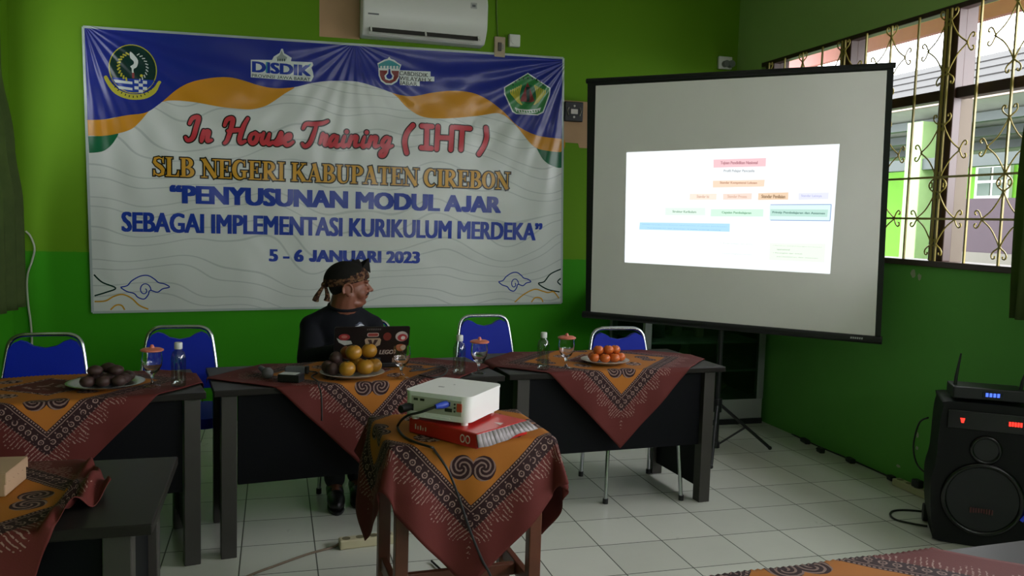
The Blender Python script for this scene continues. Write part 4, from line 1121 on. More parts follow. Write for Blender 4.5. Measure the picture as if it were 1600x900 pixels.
for k in range(14):
    t0, t1 = k / 14, (k + 1) / 14
    def wv(t, s): return .005 * math.sin(t * 7 + s) + .002 * math.sin(t * 17 + s)
    y0_, y1_ = -LY / 2 - .004 + LY * t0, -LY / 2 - .004 + LY * t1
    o0, o1 = .010 + .035 * t0 + wv(t0, 0), .010 + .035 * t1 + wv(t1, 0)
    b.add([(LX / 2 + .001, y0_, .050), (LX / 2 + .001, y1_, .050), (LX / 2 + o1, y1_, .006 + .022 * t1 + wv(t1, 2) * .6), (LX / 2 + o0, y0_, .006 + .022 * t0 + wv(t0, 2) * .6)], [(0, 1, 2, 3)])
o = b.build('torn_flap', m_grey_p, ream, smooth=4); o.modifiers.new('thickness', 'SOLIDIFY').thickness = .0015
b = MB(); fy_ = lambda u, v, d: (u, -LY / 2 - d, v)
for cx_ in (.095, .118):
    ribbon(b, circle(cx_, .026, .009, .012, 18) + [(cx_ + .009, .026)], .004, fy_, .0008)
for k, (h, w_) in enumerate(((.018, .006), (.012, .005), (.016, .006), (.010, .004), (.014, .006))): b.flat([(-.125 + k * .012, .018), (-.125 + k * .012 + w_, .018), (-.125 + k * .012 + w_, .018 + h), (-.125 + k * .012, .018 + h)], fy_, .0007 )
b.flat([(LX / 2 - .06, .0), (LX / 2 - .03, .018), (LX / 2 - .02, -.012)], lambda u, v, d: (u, v + .02, .052 + d), .0008)
b.build('wrapper_print', M('white_print', '#c9b8b4', .4), ream)
p1, p2, p3 = onz(637, 655, .80), onz(730, 668, .80), onz(777, 640, .80)
vx = Vector((p2.x - p1.x, p2.y - p1.y, 0)); PW = vx.length + .02; vx.normalize(); vy = Vector((-vx.y, vx.x, 0)); PD = .27
pc = Vector((p2.x, p2.y, 0)) - vx * (PW / 2 - .01) + vy * (PD / 2 - .01)
PZ = math.atan2(vx.y, vx.x)
pj = thing('video_projector', 'white video projector on the red paper ream, its connector side facing the viewer', 'projector', (pc.x, pc.y, rz0 + .052), PZ)
m_pj = M('white_projector_shell', '#e2e2de', .4, vary=.03)
b = MB(); b.prism(rrect(-PW / 2, PW / 2, -PD / 2, PD / 2, .03, 6), lambda u, v, d: (u, v, d), .014, .094)
b.build('shell', m_pj, pj, bevel=.006, seg=3, smooth=.7)
b = MB(); b.prism(rrect(-PW / 2 - .002, PW / 2 + .002, -PD / 2 - .002, PD / 2 + .002, .032, 6), lambda u, v, d: (u, v, d), .0945, .102)
b.build('top_cover', m_pj, pj, bevel=.004, seg=2, smooth=.7)
for sx in (-1, 1):
    for sy in (-1, 1): MB().cyl((sx * (PW / 2 - .03), sy * (PD / 2 - .03), 0), (sx * (PW / 2 - .03), sy * (PD / 2 - .03), .016), .012, n=14).build('foot', m_pj, pj, smooth=.6)
fy = -PD / 2
b = MB(); b.box(-PW / 2 + .03, PW / 2 - .028, fy - .0015, fy + .003, .034, .086); b.build('connector_panel', M('cream_connector_panel', '#a8a898', .5, vary=.03), pj)
def port(name, x0, x1, z0, z1, mat, dep=.003): return MB().box(x0, x1, fy - dep, fy, z0, z1).build(name, mat, pj)
m_dark = M('dark_port', '#24231f', .4, vary=0)
for x in (-.085, -.06): port('port', x, x + .016, .072, .080, m_dark)
port('port', .035, .062, .046, .058, m_dark); port('port', .03, .055, .066, .080, M('blue_port', '#2b3f8f', .4, vary=0), .005)
port('jack', .080, .098, .050, .078, M('orange_red_jack', '#b8452c', .4, vary=0), .004)
b = MB()
for z in (.050, .062, .074): b.cyl((.072, fy - .004, z), (.072, fy, z), .0035, n=10)
b.build('audio_jack', m_dark, pj)
for x0, x1 in ((-.10, -.04), (-.02, .055)): port('vent_slot', x0, x1, .020, .0245, m_pj, .004)
port('power_inlet', -.118, -.085, .036, .058, m_black, .006)
b = MB(); b.box(-.05, -.028, -.03, -.02, .102, .1026); b.box(-.02, -.014, .03, .035, .102, .1026); b.build('top_mark', M('grey_print', '#8a8a88', .5), pj)
MB().cyl((-.04, PD / 2 - .004, .056), (-.04, PD / 2 + .006, .056), .032, n=24).build('lens_ring', m_black, pj, smooth=.6)
MB().ball((-.04, PD / 2 + .004, .056), (.024, .006, .024)).build('lens', M('lens_glass', '#10131c', .05, vary=0), pj, smooth=4)
def pw(x, y, z): v = Matrix.Rotation(PZ, 3, 'Z') @ Vector((x, y, z)); return Vector((pc.x + v.x, pc.y + v.y, rz0 + .052 + z))
vg = thing('video_cable', 'blue plugged video cable running from the projector over the front of its table', 'cable', tuple(pw(.0, fy - .02, .06)))
b = MB(); a_, e_ = pw(.043, fy - .006, .073), pw(.022, fy - .045, .069)
b.tube([a_, pw(.038, fy - .02, .072), e_], [.012, .013, .008], 10); b.build('plug', M('blue_plug', '#2a46b0', .4, vary=0), vg, world=True, smooth=.8)
hx = TZ + .011
pts = [e_, pw(-.02, fy - .06, .05), pw(-.085, fy - .05, .025), onz(622, 664, hx + .01), onz(624, 674, hx), onz(634, 684, hx), onz(652, 692, hx), onz(674, 699, hx + .004)]
yb = 2.622
pts += [Vector((pts[-1].x + .02, 2.645, TZ - .01)), ony(700, 735, yb), ony(716, 775, yb), ony(733, 825, yb - .005), ony(752, 872, yb - .005), ony(768, 905, yb + .01), ony(776, 960, yb + .06), Vector((.80, 2.80, .008)), Vector((.74, 3.1, .008)), Vector((.66, 3.45, .008))]
b = MB(); b.tube(catmull(pts, 7), .0045, 8); b.build('cord', m_cable, vg, world=True, smooth=4)
pwc = thing('power_cable', 'black power cable plugged into the projector and looping over the front cloth edge', 'cable', tuple(pw(-.1, fy - .03, .045)))
MB().tube([pw(-.10, fy - .004, .047), pw(-.11, fy - .045, .045)], .014, 10).build('plug', m_black, pwc, world=True, smooth=.8)

# ------------------------------------------------------------------ things on the tables
TT = TZ + .0075                                  # top of a cloth lying on a table
m_plate = M('white_china', '#b9b4aa', .25, vary=.03)
m_steel = M('silver_plate_metal', '#b4b4b2', .25, .85, vary=.05)
def plate(label, x, y, r, mat, z=TT):
    t = thing('plate', label, 'plate', (x, y, z), 0, 'plates of fruit')
    MB().lathe([(r * .62, 0), (r * .66, .002), (r * .80, .008), (r, .019), (r + .002, .0205), (r - .004, .0215), (r * .78, .0115), (r * .62, .006), (.001, .006)], n=48).build('dish', mat, t, smooth=.9)
    return t
pA = onz(551, 588, TT); pB = onz(945, 567, TT); pC = onz(164, 605, TT)
plate('white plate of yellow and dark fruit in front of the laptop', pA.x, pA.y + .02, .147, m_plate)
plate('white plate of tangerines on the right back table', pB.x, pB.y, .128, m_plate)
plate('silver plate of dark fruit on the left back table', pC.x, pC.y + .02, .150, m_steel)
def peel(name, c1, c2, rough=.4):
    ma, nt, b = base(name, rough)
    vec, _ = coords(nt)
    nt.links.new(mix(nt, noise(nt, vec, 18, 4), lin(c1), lin(c2)), b.inputs['Base Color'])
    bump(nt, b, noise(nt, vec, 160, 2), .25, .002); return ma
m_yel = peel('yellow_orange_peel', '#8f6214', '#b5801f'); m_tan = peel('tangerine_peel', '#b8521a', '#cc6a28')
m_salak = peel('snake_fruit_skin', '#2a1a18', '#4a3029', .6); m_redf = peel('reddish_fruit_peel', '#7a3a20', '#9a5524'); m_grn = M('green_stem', '#4a4a20', .7)
def fruit(name, label, cat, c, r, mat, group, squash=.92, stem=True, rot=0, prof=None, stem_mat=None):
    t = thing(name, label, cat, c, rot, group)
    b = MB()
    if prof: b.lathe(prof, n=18)
    else:
        b.ball((0, 0, r * squash), (r, r, r * squash), 20, 14)
        b.v = [(x * (1 - .25 * math.exp(-((x * x + y * y) / (r * r * .05)))), y, z - .006 * math.exp(-(x * x + y * y) / (r * r * .06)) * (1 if z > r * squash else -1) * (r / .038)) for x, y, z in b.v]
    b.build('flesh', mat, t, smooth=4)
    if stem: MB().cyl((0, 0, r * squash * 2 - .008), (.001, 0, r * squash * 2 - .001), .004 * r / .038 + .001, n=8).build('stem', stem_mat or m_grn, t, smooth=.6)
    return t
g = 'yellow oranges on the middle fruit plate'
ax, ay, az = pA.x, pA.y + .02, TT + .012
# on the rim height of the dish the fruit lies in the hollow
for lb, dx, dy, dz, r in (('yellow orange at the front of the middle plate, lowest in the pile', -.030, -.078, .0, .038), ('yellow orange right of the front one on the middle plate', .054, -.052, .0, .040), ('yellow orange at the right end of the middle plate', .100, -.004, .002, .036), ('yellow orange at the back of the middle plate, under the top ones', .02, .035, -.004, .040),
                          ('yellow orange on top of the pile, left of the highest', .003, -.024, .066, .038), ('highest yellow orange on the middle plate, towards the laptop', .077, .006, .068, .037)):
    fruit('orange', lb, 'orange', (ax + dx, ay + dy, az + dz), r, m_yel, g, rot=dx * 30)
pear = [(.002, 0), (.016, .004), (.027, .016), (.030, .030), (.027, .043), (.018, .053), (.007, .059), (.001, .060)]
g = 'dark snake fruits on the middle fruit plate'
for lb, dx, dy, dz in (('dark snake fruit at the front left of the middle plate', -.092, -.050, .0), ('dark snake fruit at the left rim of the middle plate', -.112, -.004, .003), ('dark snake fruit behind the front orange on the middle plate', -.055, -.008, .0), ('dark snake fruit at the back left of the middle plate', -.075, .045, .002), ('dark snake fruit on top of the others at the left of the middle plate', -.075, .0, .043)):
    fruit('snake_fruit', lb, 'fruit', (ax + dx, ay + dy, az + dz), .03, m_salak, g, prof=pear, rot=dx * 40, stem=False)
fruit('reddish_fruit', 'reddish brown fruit behind the top oranges on the middle plate', 'fruit', (ax - .018, ay + .045, az + .055), .036, m_redf, None)
g = 'tangerines on the right plate'
k = 0
tang = [(-.072, -.030, 0), (-.022, -.052, 0), (.034, -.048, 0), (.078, -.018, 0), (.052, .040, 0), (-.004, .010, 0), (-.055, .032, 0), (-.044, -.012, .038), (.008, -.022, .040), (.052, -.008, .038)]
tl = ['at the left front of the right plate', 'second from the left at the front of the right plate', 'third from the left at the front of the right plate', 'at the right end of the right plate', 'at the back right of the right plate', 'in the middle of the right plate, under the top ones', 'at the back left of the right plate', 'in the top layer on the right plate, left one', 'in the top layer on the right plate, middle one', 'in the top layer on the right plate, right one']
for (dx, dy, dz), lb in zip(tang, tl):
    fruit('tangerine', 'small orange tangerine ' + lb, 'tangerine', (pB.x + dx, pB.y + dy, TT + .010 + dz), .0285, m_tan, g, .84)
g = 'dark fruits heaped on the left plate'
lbl = ['left front', 'front', 'right front', 'left', 'middle', 'right', 'back left', 'back', 'back right']
i = 0
for j, dy in enumerate((-.055, 0, .055)):
    for kx, dx in enumerate((-.060, 0, .060)):
        fruit('snake_fruit', 'dark fruit in the bottom layer of the left plate, ' + lbl[i], 'fruit', (pC.x + dx + .008 * j, pC.y + .02 + dy, TT + .009), .03, m_salak, g, prof=[(q[0] * 1.0, q[1] * .78) for q in pear], rot=i, stem=False); i += 1
for lb, dx, dy in (('left', -.035, -.03), ('right', .045, -.03), ('rear', .005, .030)):
    fruit('snake_fruit', 'dark fruit in the top layer of the left plate, ' + lb + ' one', 'fruit', (pC.x + dx, pC.y + .02 + dy, TT + .053), .03, m_salak, g, prof=[(q[0] * 1.05, q[1] * .7) for q in pear], rot=dx * 50, stem=False)
m_glass = M('clear_glass', '#ffffff', .02, vary=0, trans=1, ior=1.45)
m_pinklid = M('pink_plastic_lid', '#c9705a', .4, vary=.05)
m_petw = glassy('clear_water_bottle', '#dfe8e6', .13)
m_cap = M('white_cap', '#c4c6c0', .4, vary=0)
def goblet(label, x, y, z=TT, lid=True):
    t = thing('goblet', label, 'glass', (x, y, z), 0, 'stemmed water glasses')
    MB().lathe([(.034, 0), (.034, .003), (.012, .008), (.006, .016), (.006, .040), (.009, .050), (.026, .066), (.038, .090), (.041, .115), (.037, .150), (.0355, .150), (.0392, .115), (.0362, .091), (.024, .069), (.001, .060)], n=32, cap=False).build('bowl_and_stem', m_glass, t, smooth=.9)
    if lid:
        MB().lathe([(.001, .1505), (.040, .1505), (.046, .153), (.046, .158), (.036, .163), (.010, .165), (.008, .172), (.005, .178), (.001, .179)], n=32).build('lid', m_pinklid, t, smooth=.9)
    return t
def bottle(label, x, y, z=TT):
    t = thing('water_bottle', label, 'bottle', (x, y, z), 0, 'small clear water bottles')
    MB().lathe([(.026, 0), (.030, .005), (.0305, .03), (.0295, .06), (.0305, .09), (.030, .125), (.024, .145), (.014, .154), (.013, .162)], n=28).build('body', m_petw, t, smooth=.9)
    MB().lathe([(.0155, .159), (.0165, .161), (.0165, .184), (.0145, .187)], n=24).build('cap', m_cap, t, smooth=.6)
    return t
q = onz(238, 604, TT); goblet('stemmed glass with a pink lid on the left back table', q.x, q.y)
q = onz(748, 584, TT); goblet('stemmed glass with a pink lid at the right end of the middle table', q.x, q.y)
q = onz(884, 575, TT); goblet('stemmed glass with a pink lid beside the tangerine plate', q.x, q.y)
q = onz(627, 591, TT); tag(goblet('open stemmed glass without a lid in front of the laptop', q.x, q.y, TT, False), 'open stemmed glass without a lid in front of the laptop', 'glass')
q = onz(279, 603, TT); bottle('clear water bottle on the left back table beside its lidded glass', q.x, q.y)
q = onz(717, 584, TT); bottle('clear water bottle at the right end of the middle table', q.x, q.y)
q = onz(848, 577, TT); bottle('clear water bottle on the right back table, left of its lidded glass', q.x, q.y)
# microphone, boxed device and adapter at the left of the middle table
q = onz(418, 594, TT)
mc = thing('microphone', 'dark grey ball headed microphone lying on the middle table', 'microphone', (q.x, q.y + .03, TT), math.radians(100))
MB().ball((0, 0, .027), .026, 20, 14).build('foam_head', M('grey_foam', '#4a4a48', .9, bmp=.4, bscale=300), mc, smooth=4)
MB().tube([(.02, 0, .026), (.05, 0, .024), (.19, 0, .016)], [.020, .016, .012], 14).build('handle', m_black, mc, smooth=.8)
q = onz(455, 598, TT)
bx_ = thing('recorder_box', 'small black box with a white top label on the middle table', 'box', (q.x, q.y + .035, TT), math.radians(-24))
MB().box(-.05, .05, -.032, .032, 0, .034).build('case', m_black, bx_, bevel=.003)
MB().box(-.046, .03, -.028, .028, .034, .0352).build('top_label', M('pale_label', '#a9aca6', .5, vary=.05), bx_)
MB().box(-.0512, -.05, -.026, .026, .005, .028).build('end_label', M('white_end_label', '#b8bab4', .5, vary=0), bx_)
q = onz(462, 588, TT)
ad = thing('charger', 'grey power adapter behind the small black box', 'charger', (q.x, q.y + .07, TT), math.radians(-8))
MB().box(-.045, .045, -.03, .03, 0, .032).build('case', M('grey_adapter', '#4c5052', .5), ad, bevel=.006)
MB().box(.045, .062, -.02, .02, .002, .036).build('plug', m_black, ad, bevel=.004)
cd = [Vector((q.x + .05, q.y + .06, TT + .012)), Vector((q.x + .10, q.y + .05, TT + .006)), onz(487, 588, TT + .006), onz(497, 596, TT + .006), onz(498, 603, TT + .007), onz(500, 608, TT + .012)]
e_ = cd[-1]; cd += [Vector((e_.x + .004, e_.y - .05, e_.z - .03)), Vector((e_.x + .006, e_.y - .055, .64))]
tag(MB().tube(catmull(cd, 6), .0035, 8).build('charger_cable', m_cable, at=cd[0], smooth=4), 'thin black cable from the adapter hanging over the middle table front', 'cable')
cd = [onz(640, 580, TT + .006), onz(664, 577, TT + .006), onz(688, 573, TT + .006), onz(699, 577, TT + .006), onz(693, 586, TT + .006), onz(676, 590, TT + .006), onz(655, 586, TT + .006)]
tag(MB().tube(catmull(cd, 6), .0035, 8).build('laptop_cable', m_cable, at=cd[0], smooth=4), 'black cable looping on the cloth right of the laptop', 'cable')

# --- laptop
lp = thing('laptop', 'open black laptop with stickers on its lid in front of the seated man', 'laptop', (.452, 4.05, TT + .002), math.radians(1.5))
m_lid = M('black_laptop_lid', '#15100f', .4, vary=.1)
MB().box(-.18, .18, 0, .235, 0, .018).build('keyboard_base', m_lid, lp, bevel=.004)
MB().box(-.155, .155, .03, .14, .018, .0195).build('keyboard', M('dark_keys', '#1d1d1f', .5), lp)
MB().box(-.05, .05, .155, .22, .018, .0188).build('touchpad', M('dark_touchpad', '#232326', .3), lp)
tl_ = math.radians(20)
def lf(u, v, d): return (u, -math.sin(tl_) * v - math.cos(tl_) * d + .004, .018 + math.cos(tl_) * v - math.sin(tl_) * d)
b = MB(); b.prism(rrect(-.18, .18, .0, .204, .008, 4), lf, -.006, .0); b.build('lid', m_lid, lp, bevel=.0015)
b = MB(); b.prism(rrect(-.165, .165, .016, .192, .002, 2), lf, -.0075, -.0062); b.build('display', M('laptop_display', '#2a3038', .2, vary=0, emit='#8fa0b0', es=.12), lp)
MB().cyl((-.14, .006, .017), (.14, .006, .017), .007, n=12).build('hinge', m_black, lp, smooth=.6)
def sticker(parts):
    b = MB(); mats = []
    for i, (poly, col) in enumerate(parts):
        b.flat([(-.18 + u * .36, v * .204) for u, v in poly], lf, .0006 + i * .0003, i); mats.append(M('sticker_' + col.strip('#'), col, .45, vary=.05))
    return b.build('lid_sticker', mats, lp)
EL = lambda cx, cy, rx, ry, n=20: circle(cx, cy, rx, ry, n)
sticker([(rrect(.43, .585, .74, .845, .03, 4), '#b8a49a'), (rrect(.44, .575, .755, .83, .02, 4), '#8a3a34')])
sticker([([(.40, .66), (.42, .70), (.60, .70), (.62, .66), (.61, .52), (.56, .47), (.53, .36), (.50, .36), (.48, .48), (.42, .50)], '#a08a74'), ([(.44, .66), (.49, .66), (.51, .54), (.53, .66), (.58, .66), (.53, .48), (.49, .48)], '#3a2420')])
sticker([([(.03, .72), (.08, .66), (.22, .64), (.24, .56), (.14, .52), (.06, .60)], '#a9aaa2'), (EL(.13, .74, .075, .085), '#8a2a2c'), (EL(.13, .75, .04, .04), '#a86a60')])
sticker([(EL(.895, .74, .085, .135), '#b0a6a0'), (EL(.905, .71, .065, .095), '#a2383c'), (EL(.915, .70, .03, .05), '#c8bcb4')])
sticker([(EL(.70, .74, .055, .11), '#6a2a22')])
sticker([(EL(.89, .43, .085, .10), '#a85a3c'), (EL(.93, .43, .045, .07), '#b8a08c')])
sticker([([(.79, .03), (.79, .15), (.83, .21), (.93, .22), (.98, .18), (.985, .03)], '#8f7a6c'), ([(.82, .06), (.82, .13), (.86, .17), (.92, .17), (.955, .14), (.955, .06)], '#6f5c50')])
sticker([([(.55, .05), (.55, .17), (.63, .17), (.63, .05)], '#4f565c')])
b = MB()
for k in range(7): b.flat([(-.18 + (.42 + k * .028) * .36, .204 * .915), (-.18 + (.438 + k * .028) * .36, .204 * .915), (-.18 + (.44 + k * .028) * .36, .204 * .955), (-.18 + (.424 + k * .028) * .36, .204 * .955)], lf, .0006)
b.build('lid_lettering', M('grey_lid_print', '#5c5654', .5, vary=0), lp)
b = MB(); b.flat([(-.18 + u * .36, v * .204) for u, v in rrect(.585, .82, .245, .40, .03, 4)], lf, .0005, 1)
put_text(b, 'LEGO', -.18 + .605 * .36, -.18 + .80 * .36, .204 * .265, .204 * .38, lf, .0009, 0, .05, .22)
b.build('lid_lettering', [M('pale_sticker_letters', '#b8aca0', .45, vary=0), M('dark_red_sticker', '#2c1412', .45, vary=0)], lp)

# --- cardboard box on the left foreground table
cb = thing('cardboard_box', 'beige cardboard snack box on the left foreground table at the frame edge', 'box', (-.775, 2.43, TT + .002), math.radians(-4))
m_card = M('beige_cardboard', '#a5876a', .75)
MB().box(-.12, .12, -.075, .075, 0, .058).build('carton', m_card, cb, bevel=.003)
b = MB()
b.prism([(-.122, .034)] + [(-.122 + .244 * k / 12, .032 + .006 * (k % 2)) for k in range(13)] + [(.122, .060), (-.122, .060)], lambda u, v, d: (u, -.077 - d, v), 0, .002)
b.prism([(-.077, .034)] + [(-.077 + .154 * k / 10, .032 + .006 * (k % 2)) for k in range(11)] + [(.077, .060), (-.077, .060)], lambda u, v, d: (.121 + d, u, v), 0, .002)
b.box(-.122, .122, -.077, .077, .058, .062); b.build('lid', m_card, cb)

# ------------------------------------------------------------------ floor cables, strips and plugs
m_strip = M('cream_strip_plastic', '#bdb494', .5, vary=.05)
def strip(label, x, y, L, rz, n=4):
    t = thing('power_strip', label, 'power strip', (x, y, 0), rz)
    MB().box(-L / 2, L / 2, -.028, .028, 0, .042).build('body', m_strip, t, bevel=.006)
    for k in range(n):
        cx = -L / 2 + L * (k + .5) / n
        MB().cyl((cx, 0, .0415), (cx, 0, .043), .019, n=18).build('outlet', M('dark_cream', '#6f684e', .5, vary=0), t, smooth=.6)
    return t
q = onz(566, 852, 0)
strip('cream power strip on the floor left of the wooden projector table', q.x + .02, q.y, .25, math.radians(6))
cd = [Vector((q.x - .10, q.y, .02)), onz(520, 855, .006), onz(480, 866, .006), onz(430, 884, .006), onz(395, 897, .006), onz(330, 925, .006)]
tag(MB().tube(catmull(cd, 8), .0055, 8).build('floor_cable', M('brownish_cable', '#6a5a48', .6, vary=0), at=cd[0], smooth=4), 'brownish cable lying on the floor tiles from the cream power strip', 'cable')
wx = WX - .085
ws = strip('white power strip at the foot of the right wall beside the loudspeaker', wx, 3.84, .28, math.radians(90), 4)
pg = thing('adapter_plug', 'black adapter plugged into the white power strip by the right wall', 'plug', (wx - .012, 3.80, .0435), math.radians(90))
MB().box(-.03, .03, -.022, .018, 0, .045).build('case', m_black, pg, bevel=.008)
MB().cyl((0, .0, -.001), (0, .0, .002), .016, n=12).build('pins', m_black, pg)
for lb, px, py, L in (('farthest dark plug on the floor along the right wall', 1258, 692, .09), ('second dark plug from the corner on the floor along the right wall', 1282, 707, .06), ('third dark plug from the corner on the floor along the right wall', 1339, 722, .07), ('dark plug next to the white power strip at the right wall', 1400, 750, .05)):
    q = onz(px, py, 0); x = min(q.x, WX - .05)
    t = thing('floor_plug', lb, 'plug', (x, q.y, 0), math.radians(80), 'dark plugs along the right wall')
    MB().box(-L / 2, L / 2, -.018, .018, 0, .03).build('plug_body', m_black, t, bevel=.006)
    MB().tube([(L / 2 - .004, 0, .014), (L / 2 + .03, .0, .010)], [.010, .005], 8).build('strain_relief', m_black, t, smooth=.8)
cd = [Vector((WX - .022, y, .006 + .004 * math.sin(y * 9))) for y in (5.1, 4.8, 4.5, 4.2, 4.0)]
tag(MB().tube(catmull(cd, 6), .005, 8).build('wall_foot_cable', m_cable, at=cd[0], smooth=4), 'dark cable running along the foot of the right wall', 'cable')
cd = [onz(1452, 800, .006), onz(1418, 797, .006), onz(1397, 798, .006), onz(1391, 804, .006), onz(1400, 812, .006), onz(1425, 818, .006), onz(1449, 822, .006)]
tag(MB().tube(catmull(cd, 8), .0055, 8).build('speaker_cable', m_cable, at=cd[0], smooth=4), 'dark cable looping on the floor left of the loudspeaker', 'cable')
cd = [Vector((3.20, 3.42, .55)), Vector((3.22, 3.50, .50)), Vector((3.25, 3.56, .36)), Vector((3.27, 3.54, .26)), Vector((3.29, 3.45, .22))]
tag(MB().tube(catmull(cd, 6), .0045, 8).build('rear_cable', m_cable, at=cd[0], smooth=4), 'thin dark cable hanging beside the back of the loudspeaker', 'cable')

# ------------------------------------------------------------------ seated man
def remesh(name, mb, mat, parent=None, voxel=.006, smooth=6, at=None, world=False, factor=.5):
    o = mb.build(name + '_raw', mat, None)
    r = o.modifiers.new('r', 'REMESH'); r.mode = 'VOXEL'; r.voxel_size = voxel
    s_ = o.modifiers.new('s', 'SMOOTH'); s_.iterations = smooth; s_.factor = factor
    bpy.context.view_layer.update()
    me = bpy.data.meshes.new_from_object(o.evaluated_get(bpy.context.evaluated_depsgraph_get()))
    bpy.data.objects.remove(o)
    off = Matrix.Identity(4)
    if world and parent is not None: off = ROOT(parent).matrix_basis.inverted()
    elif at is not None: off = Matrix.Translation(-Vector(at))
    me.transform(off); me.shade_smooth(); me.name = name
    me.materials.clear(); me.materials.append(mat)
    q = bpy.data.objects.new(name, me); COL.objects.link(q)
    if parent is not None: q.parent = parent
    elif at is not None: q.location = at
    return q
m_skin = M('brown_skin', '#7c4a35', .5, vary=.10, vscale=14, bmp=.1, bscale=160)
m_shirt = M('black_shirt_cloth', '#111319', .85, spec=.2, vary=.1)
m_trous = M('dark_trouser_cloth', '#15161a', .85, vary=.1)
PYY = 4.74
HC = Vector((.398, PYY - .01, 1.098)); HR = Matrix.Rotation(math.radians(5), 3, 'Z') @ Matrix.Rotation(math.radians(3), 3, 'Y')
def h(x, y, z): return HC + HR @ Vector((x * 1.09, y * 1.08, z * .90))
body = MB()
def hb(x, y, z, rx, ry, rz): body.ball(h(x, y, z), (rx * 1.09, ry * 1.08, rz * .90), 22, 14, rot=HR)
hb(-.012, 0, .035, .102, .080, .095); hb(.030, 0, -.028, .066, .069, .090); hb(.040, 0, -.080, .052, .058, .042)
hb(.076, 0, -.100, .022, .027, .020)                      # chin
hb(.030, 0, -.108, .056, .062, .038)                      # soft under-chin
for sy in (-1, 1):
    hb(.052, sy * .042, -.042, .034, .028, .042)          # cheeks
    hb(.082, sy * .030, .032, .016, .028, .011)           # brow
    hb(.100, sy * .013, -.030, .012, .010, .009)          # nostril
    hb(-.012, sy * .080, -.012, .010, .012, .016)         # ear root
    hb(-.020, sy * .092, -.020, .020, .007, .034); hb(-.012, sy * .090, -.052, .012, .009, .014)   # ear, lobe
    body.tube([h(-.020 + .026 * math.cos(q_), sy * .099, -.020 + .037 * math.sin(q_)) for q_ in [math.radians(k_) for k_ in range(-30, 250, 20)]], .0058, 8)
    hb(.083, sy * .031, .010, .012, .016, .010)           # eye lids
body.caps(h(.090, 0, .020), h(.113, 0, -.016), .010, .013); hb(.118, 0, -.023, .0145, .0135, .0120)
hb(.094, 0, -.058, .012, .024, .0075); hb(.091, 0, -.070, .012, .021, .008)   # lips
hb(.086, 0, -.048, .014, .026, .012)
body.caps(h(-.005, 0, -.06), (.378, PYY + .015, .945), .080, .090); body.caps(h(.03, 0, -.09), (.385, PYY - .02, .965), .055, .06)
# trunk, thighs, shins
sh = [Vector((.205, PYY + .01, .862)), Vector((.530, PYY + .01, .858))]
body.caps(sh[0], sh[1], .060, .060)
for q_ in sh: body.caps((.375, PYY + .02, .935), q_, .07, .055)
for c, r in (((.37, PYY + .03, .84), (.17, .115, .15)), ((.37, PYY + .01, .66), (.175, .14, .17)), ((.37, PYY + .05, .535), (.175, .14, .10))): body.ball(c, r, 20, 14)
hip = [Vector((.285, PYY + .03, .535)), Vector((.455, PYY + .03, .535))]; knee = [Vector((.275, 4.40, .545)), Vector((.475, 4.40, .545))]; ank = [Vector((.305, 4.31, .095)), Vector((.425, 4.37, .095))]
for i in range(2):
    body.caps(hip[i], knee[i], .082, .060); body.caps(knee[i], ank[i], .056, .038)
    body.caps(ank[i], ank[i] + Vector((0, -.12, -.05)), .036, .030)
elb = [Vector((.178, 4.60, .700)), Vector((.570, 4.60, .705))]; wri = [Vector((.345, 4.33, .795)), Vector((.520, 4.32, .795))]
for i in range(2):
    body.caps(sh[i], elb[i], .050, .042); body.caps(elb[i], wri[i], .041, .027)
    d = (Vector((.38 + .10 * i, 4.20, .785)) - wri[i]).normalized(); sd = Vector((d.y, -d.x, 0)).normalized() * (1 if i == 0 else -1)
    palm = wri[i] + d * .055
    R3 = Matrix((d, d.cross(Vector((0, 0, 1))).normalized(), Vector((0, 0, 1)))).transposed()
    body.ball(palm, (.050, .040, .015), 18, 10, rot=R3); body.caps(wri[i], palm, .025, .020)
    for k, (o_, L_) in enumerate(((-.028, .060), (-.009, .070), (.010, .066), (.028, .052))):
        b0 = palm + d * .035 + sd * o_; b1 = b0 + d * L_ * .5 + Vector((0, 0, .006)); b2 = b1 + d * L_ * .42 + Vector((0, 0, -.014))
        body.caps(b0, b1, .0095, .0085, 10); body.caps(b1, b2, .0085, .0072, 10)
    t0 = palm - d * .015 - sd * .034 * 1; t1 = t0 - sd * .024 + d * .028; t2 = t1 + d * .026
    body.caps(t0, t1, .012, .010, 10); body.caps(t1, t2, .0095, .008, 10)
man = remesh('person', body, m_skin, None, .0048, 3, at=(.37, PYY, 0))
tag(man, 'seated person in a black shirt and batik headcloth looking right towards the screen', 'person')
man.matrix_basis = Matrix.Translation((.37, PYY, 0))
# shirt
b = MB()
b.caps(sh[0] + Vector((-.004, 0, .0)), sh[1] + Vector((.004, 0, .0)), .070, .070)
for q_ in sh: b.caps((.375, PYY + .025, .932), q_, .086, .069)
for c, r in (((.37, PYY + .03, .84), (.186, .132, .155)), ((.365, PYY + .01, .66), (.20, .165, .18)), ((.37, PYY + .04, .55), (.20, .165, .10))): b.ball(c, r, 22, 14)
b.caps((.375, PYY + .03, .89), (.379, PYY + .018, .950), .110, .093)
for i in range(2):
    b.caps(sh[i], elb[i], .068, .064); b.caps(elb[i], elb[i].lerp(wri[i], .86), .062, .044)
b.caps((.20, PYY, .86), (.215, PYY - .02, .70), .06, .07); b.caps((.53, PYY, .86), (.525, PYY - .02, .70), .06, .07)
shirt = remesh('shirt', b, m_shirt, man, .008, 8, world=True)
b = MB(); b.tube([Vector((.382 + .088 * math.cos(a), PYY + .006 + .078 * math.sin(a), 1.000 - .022 * (1 - math.sin(a)) * .9)) for a in [k * 2 * PI / 30 for k in range(30)]], .011, 8, closed=True)
b.build('collar', m_shirt, shirt, world=True, smooth=4)
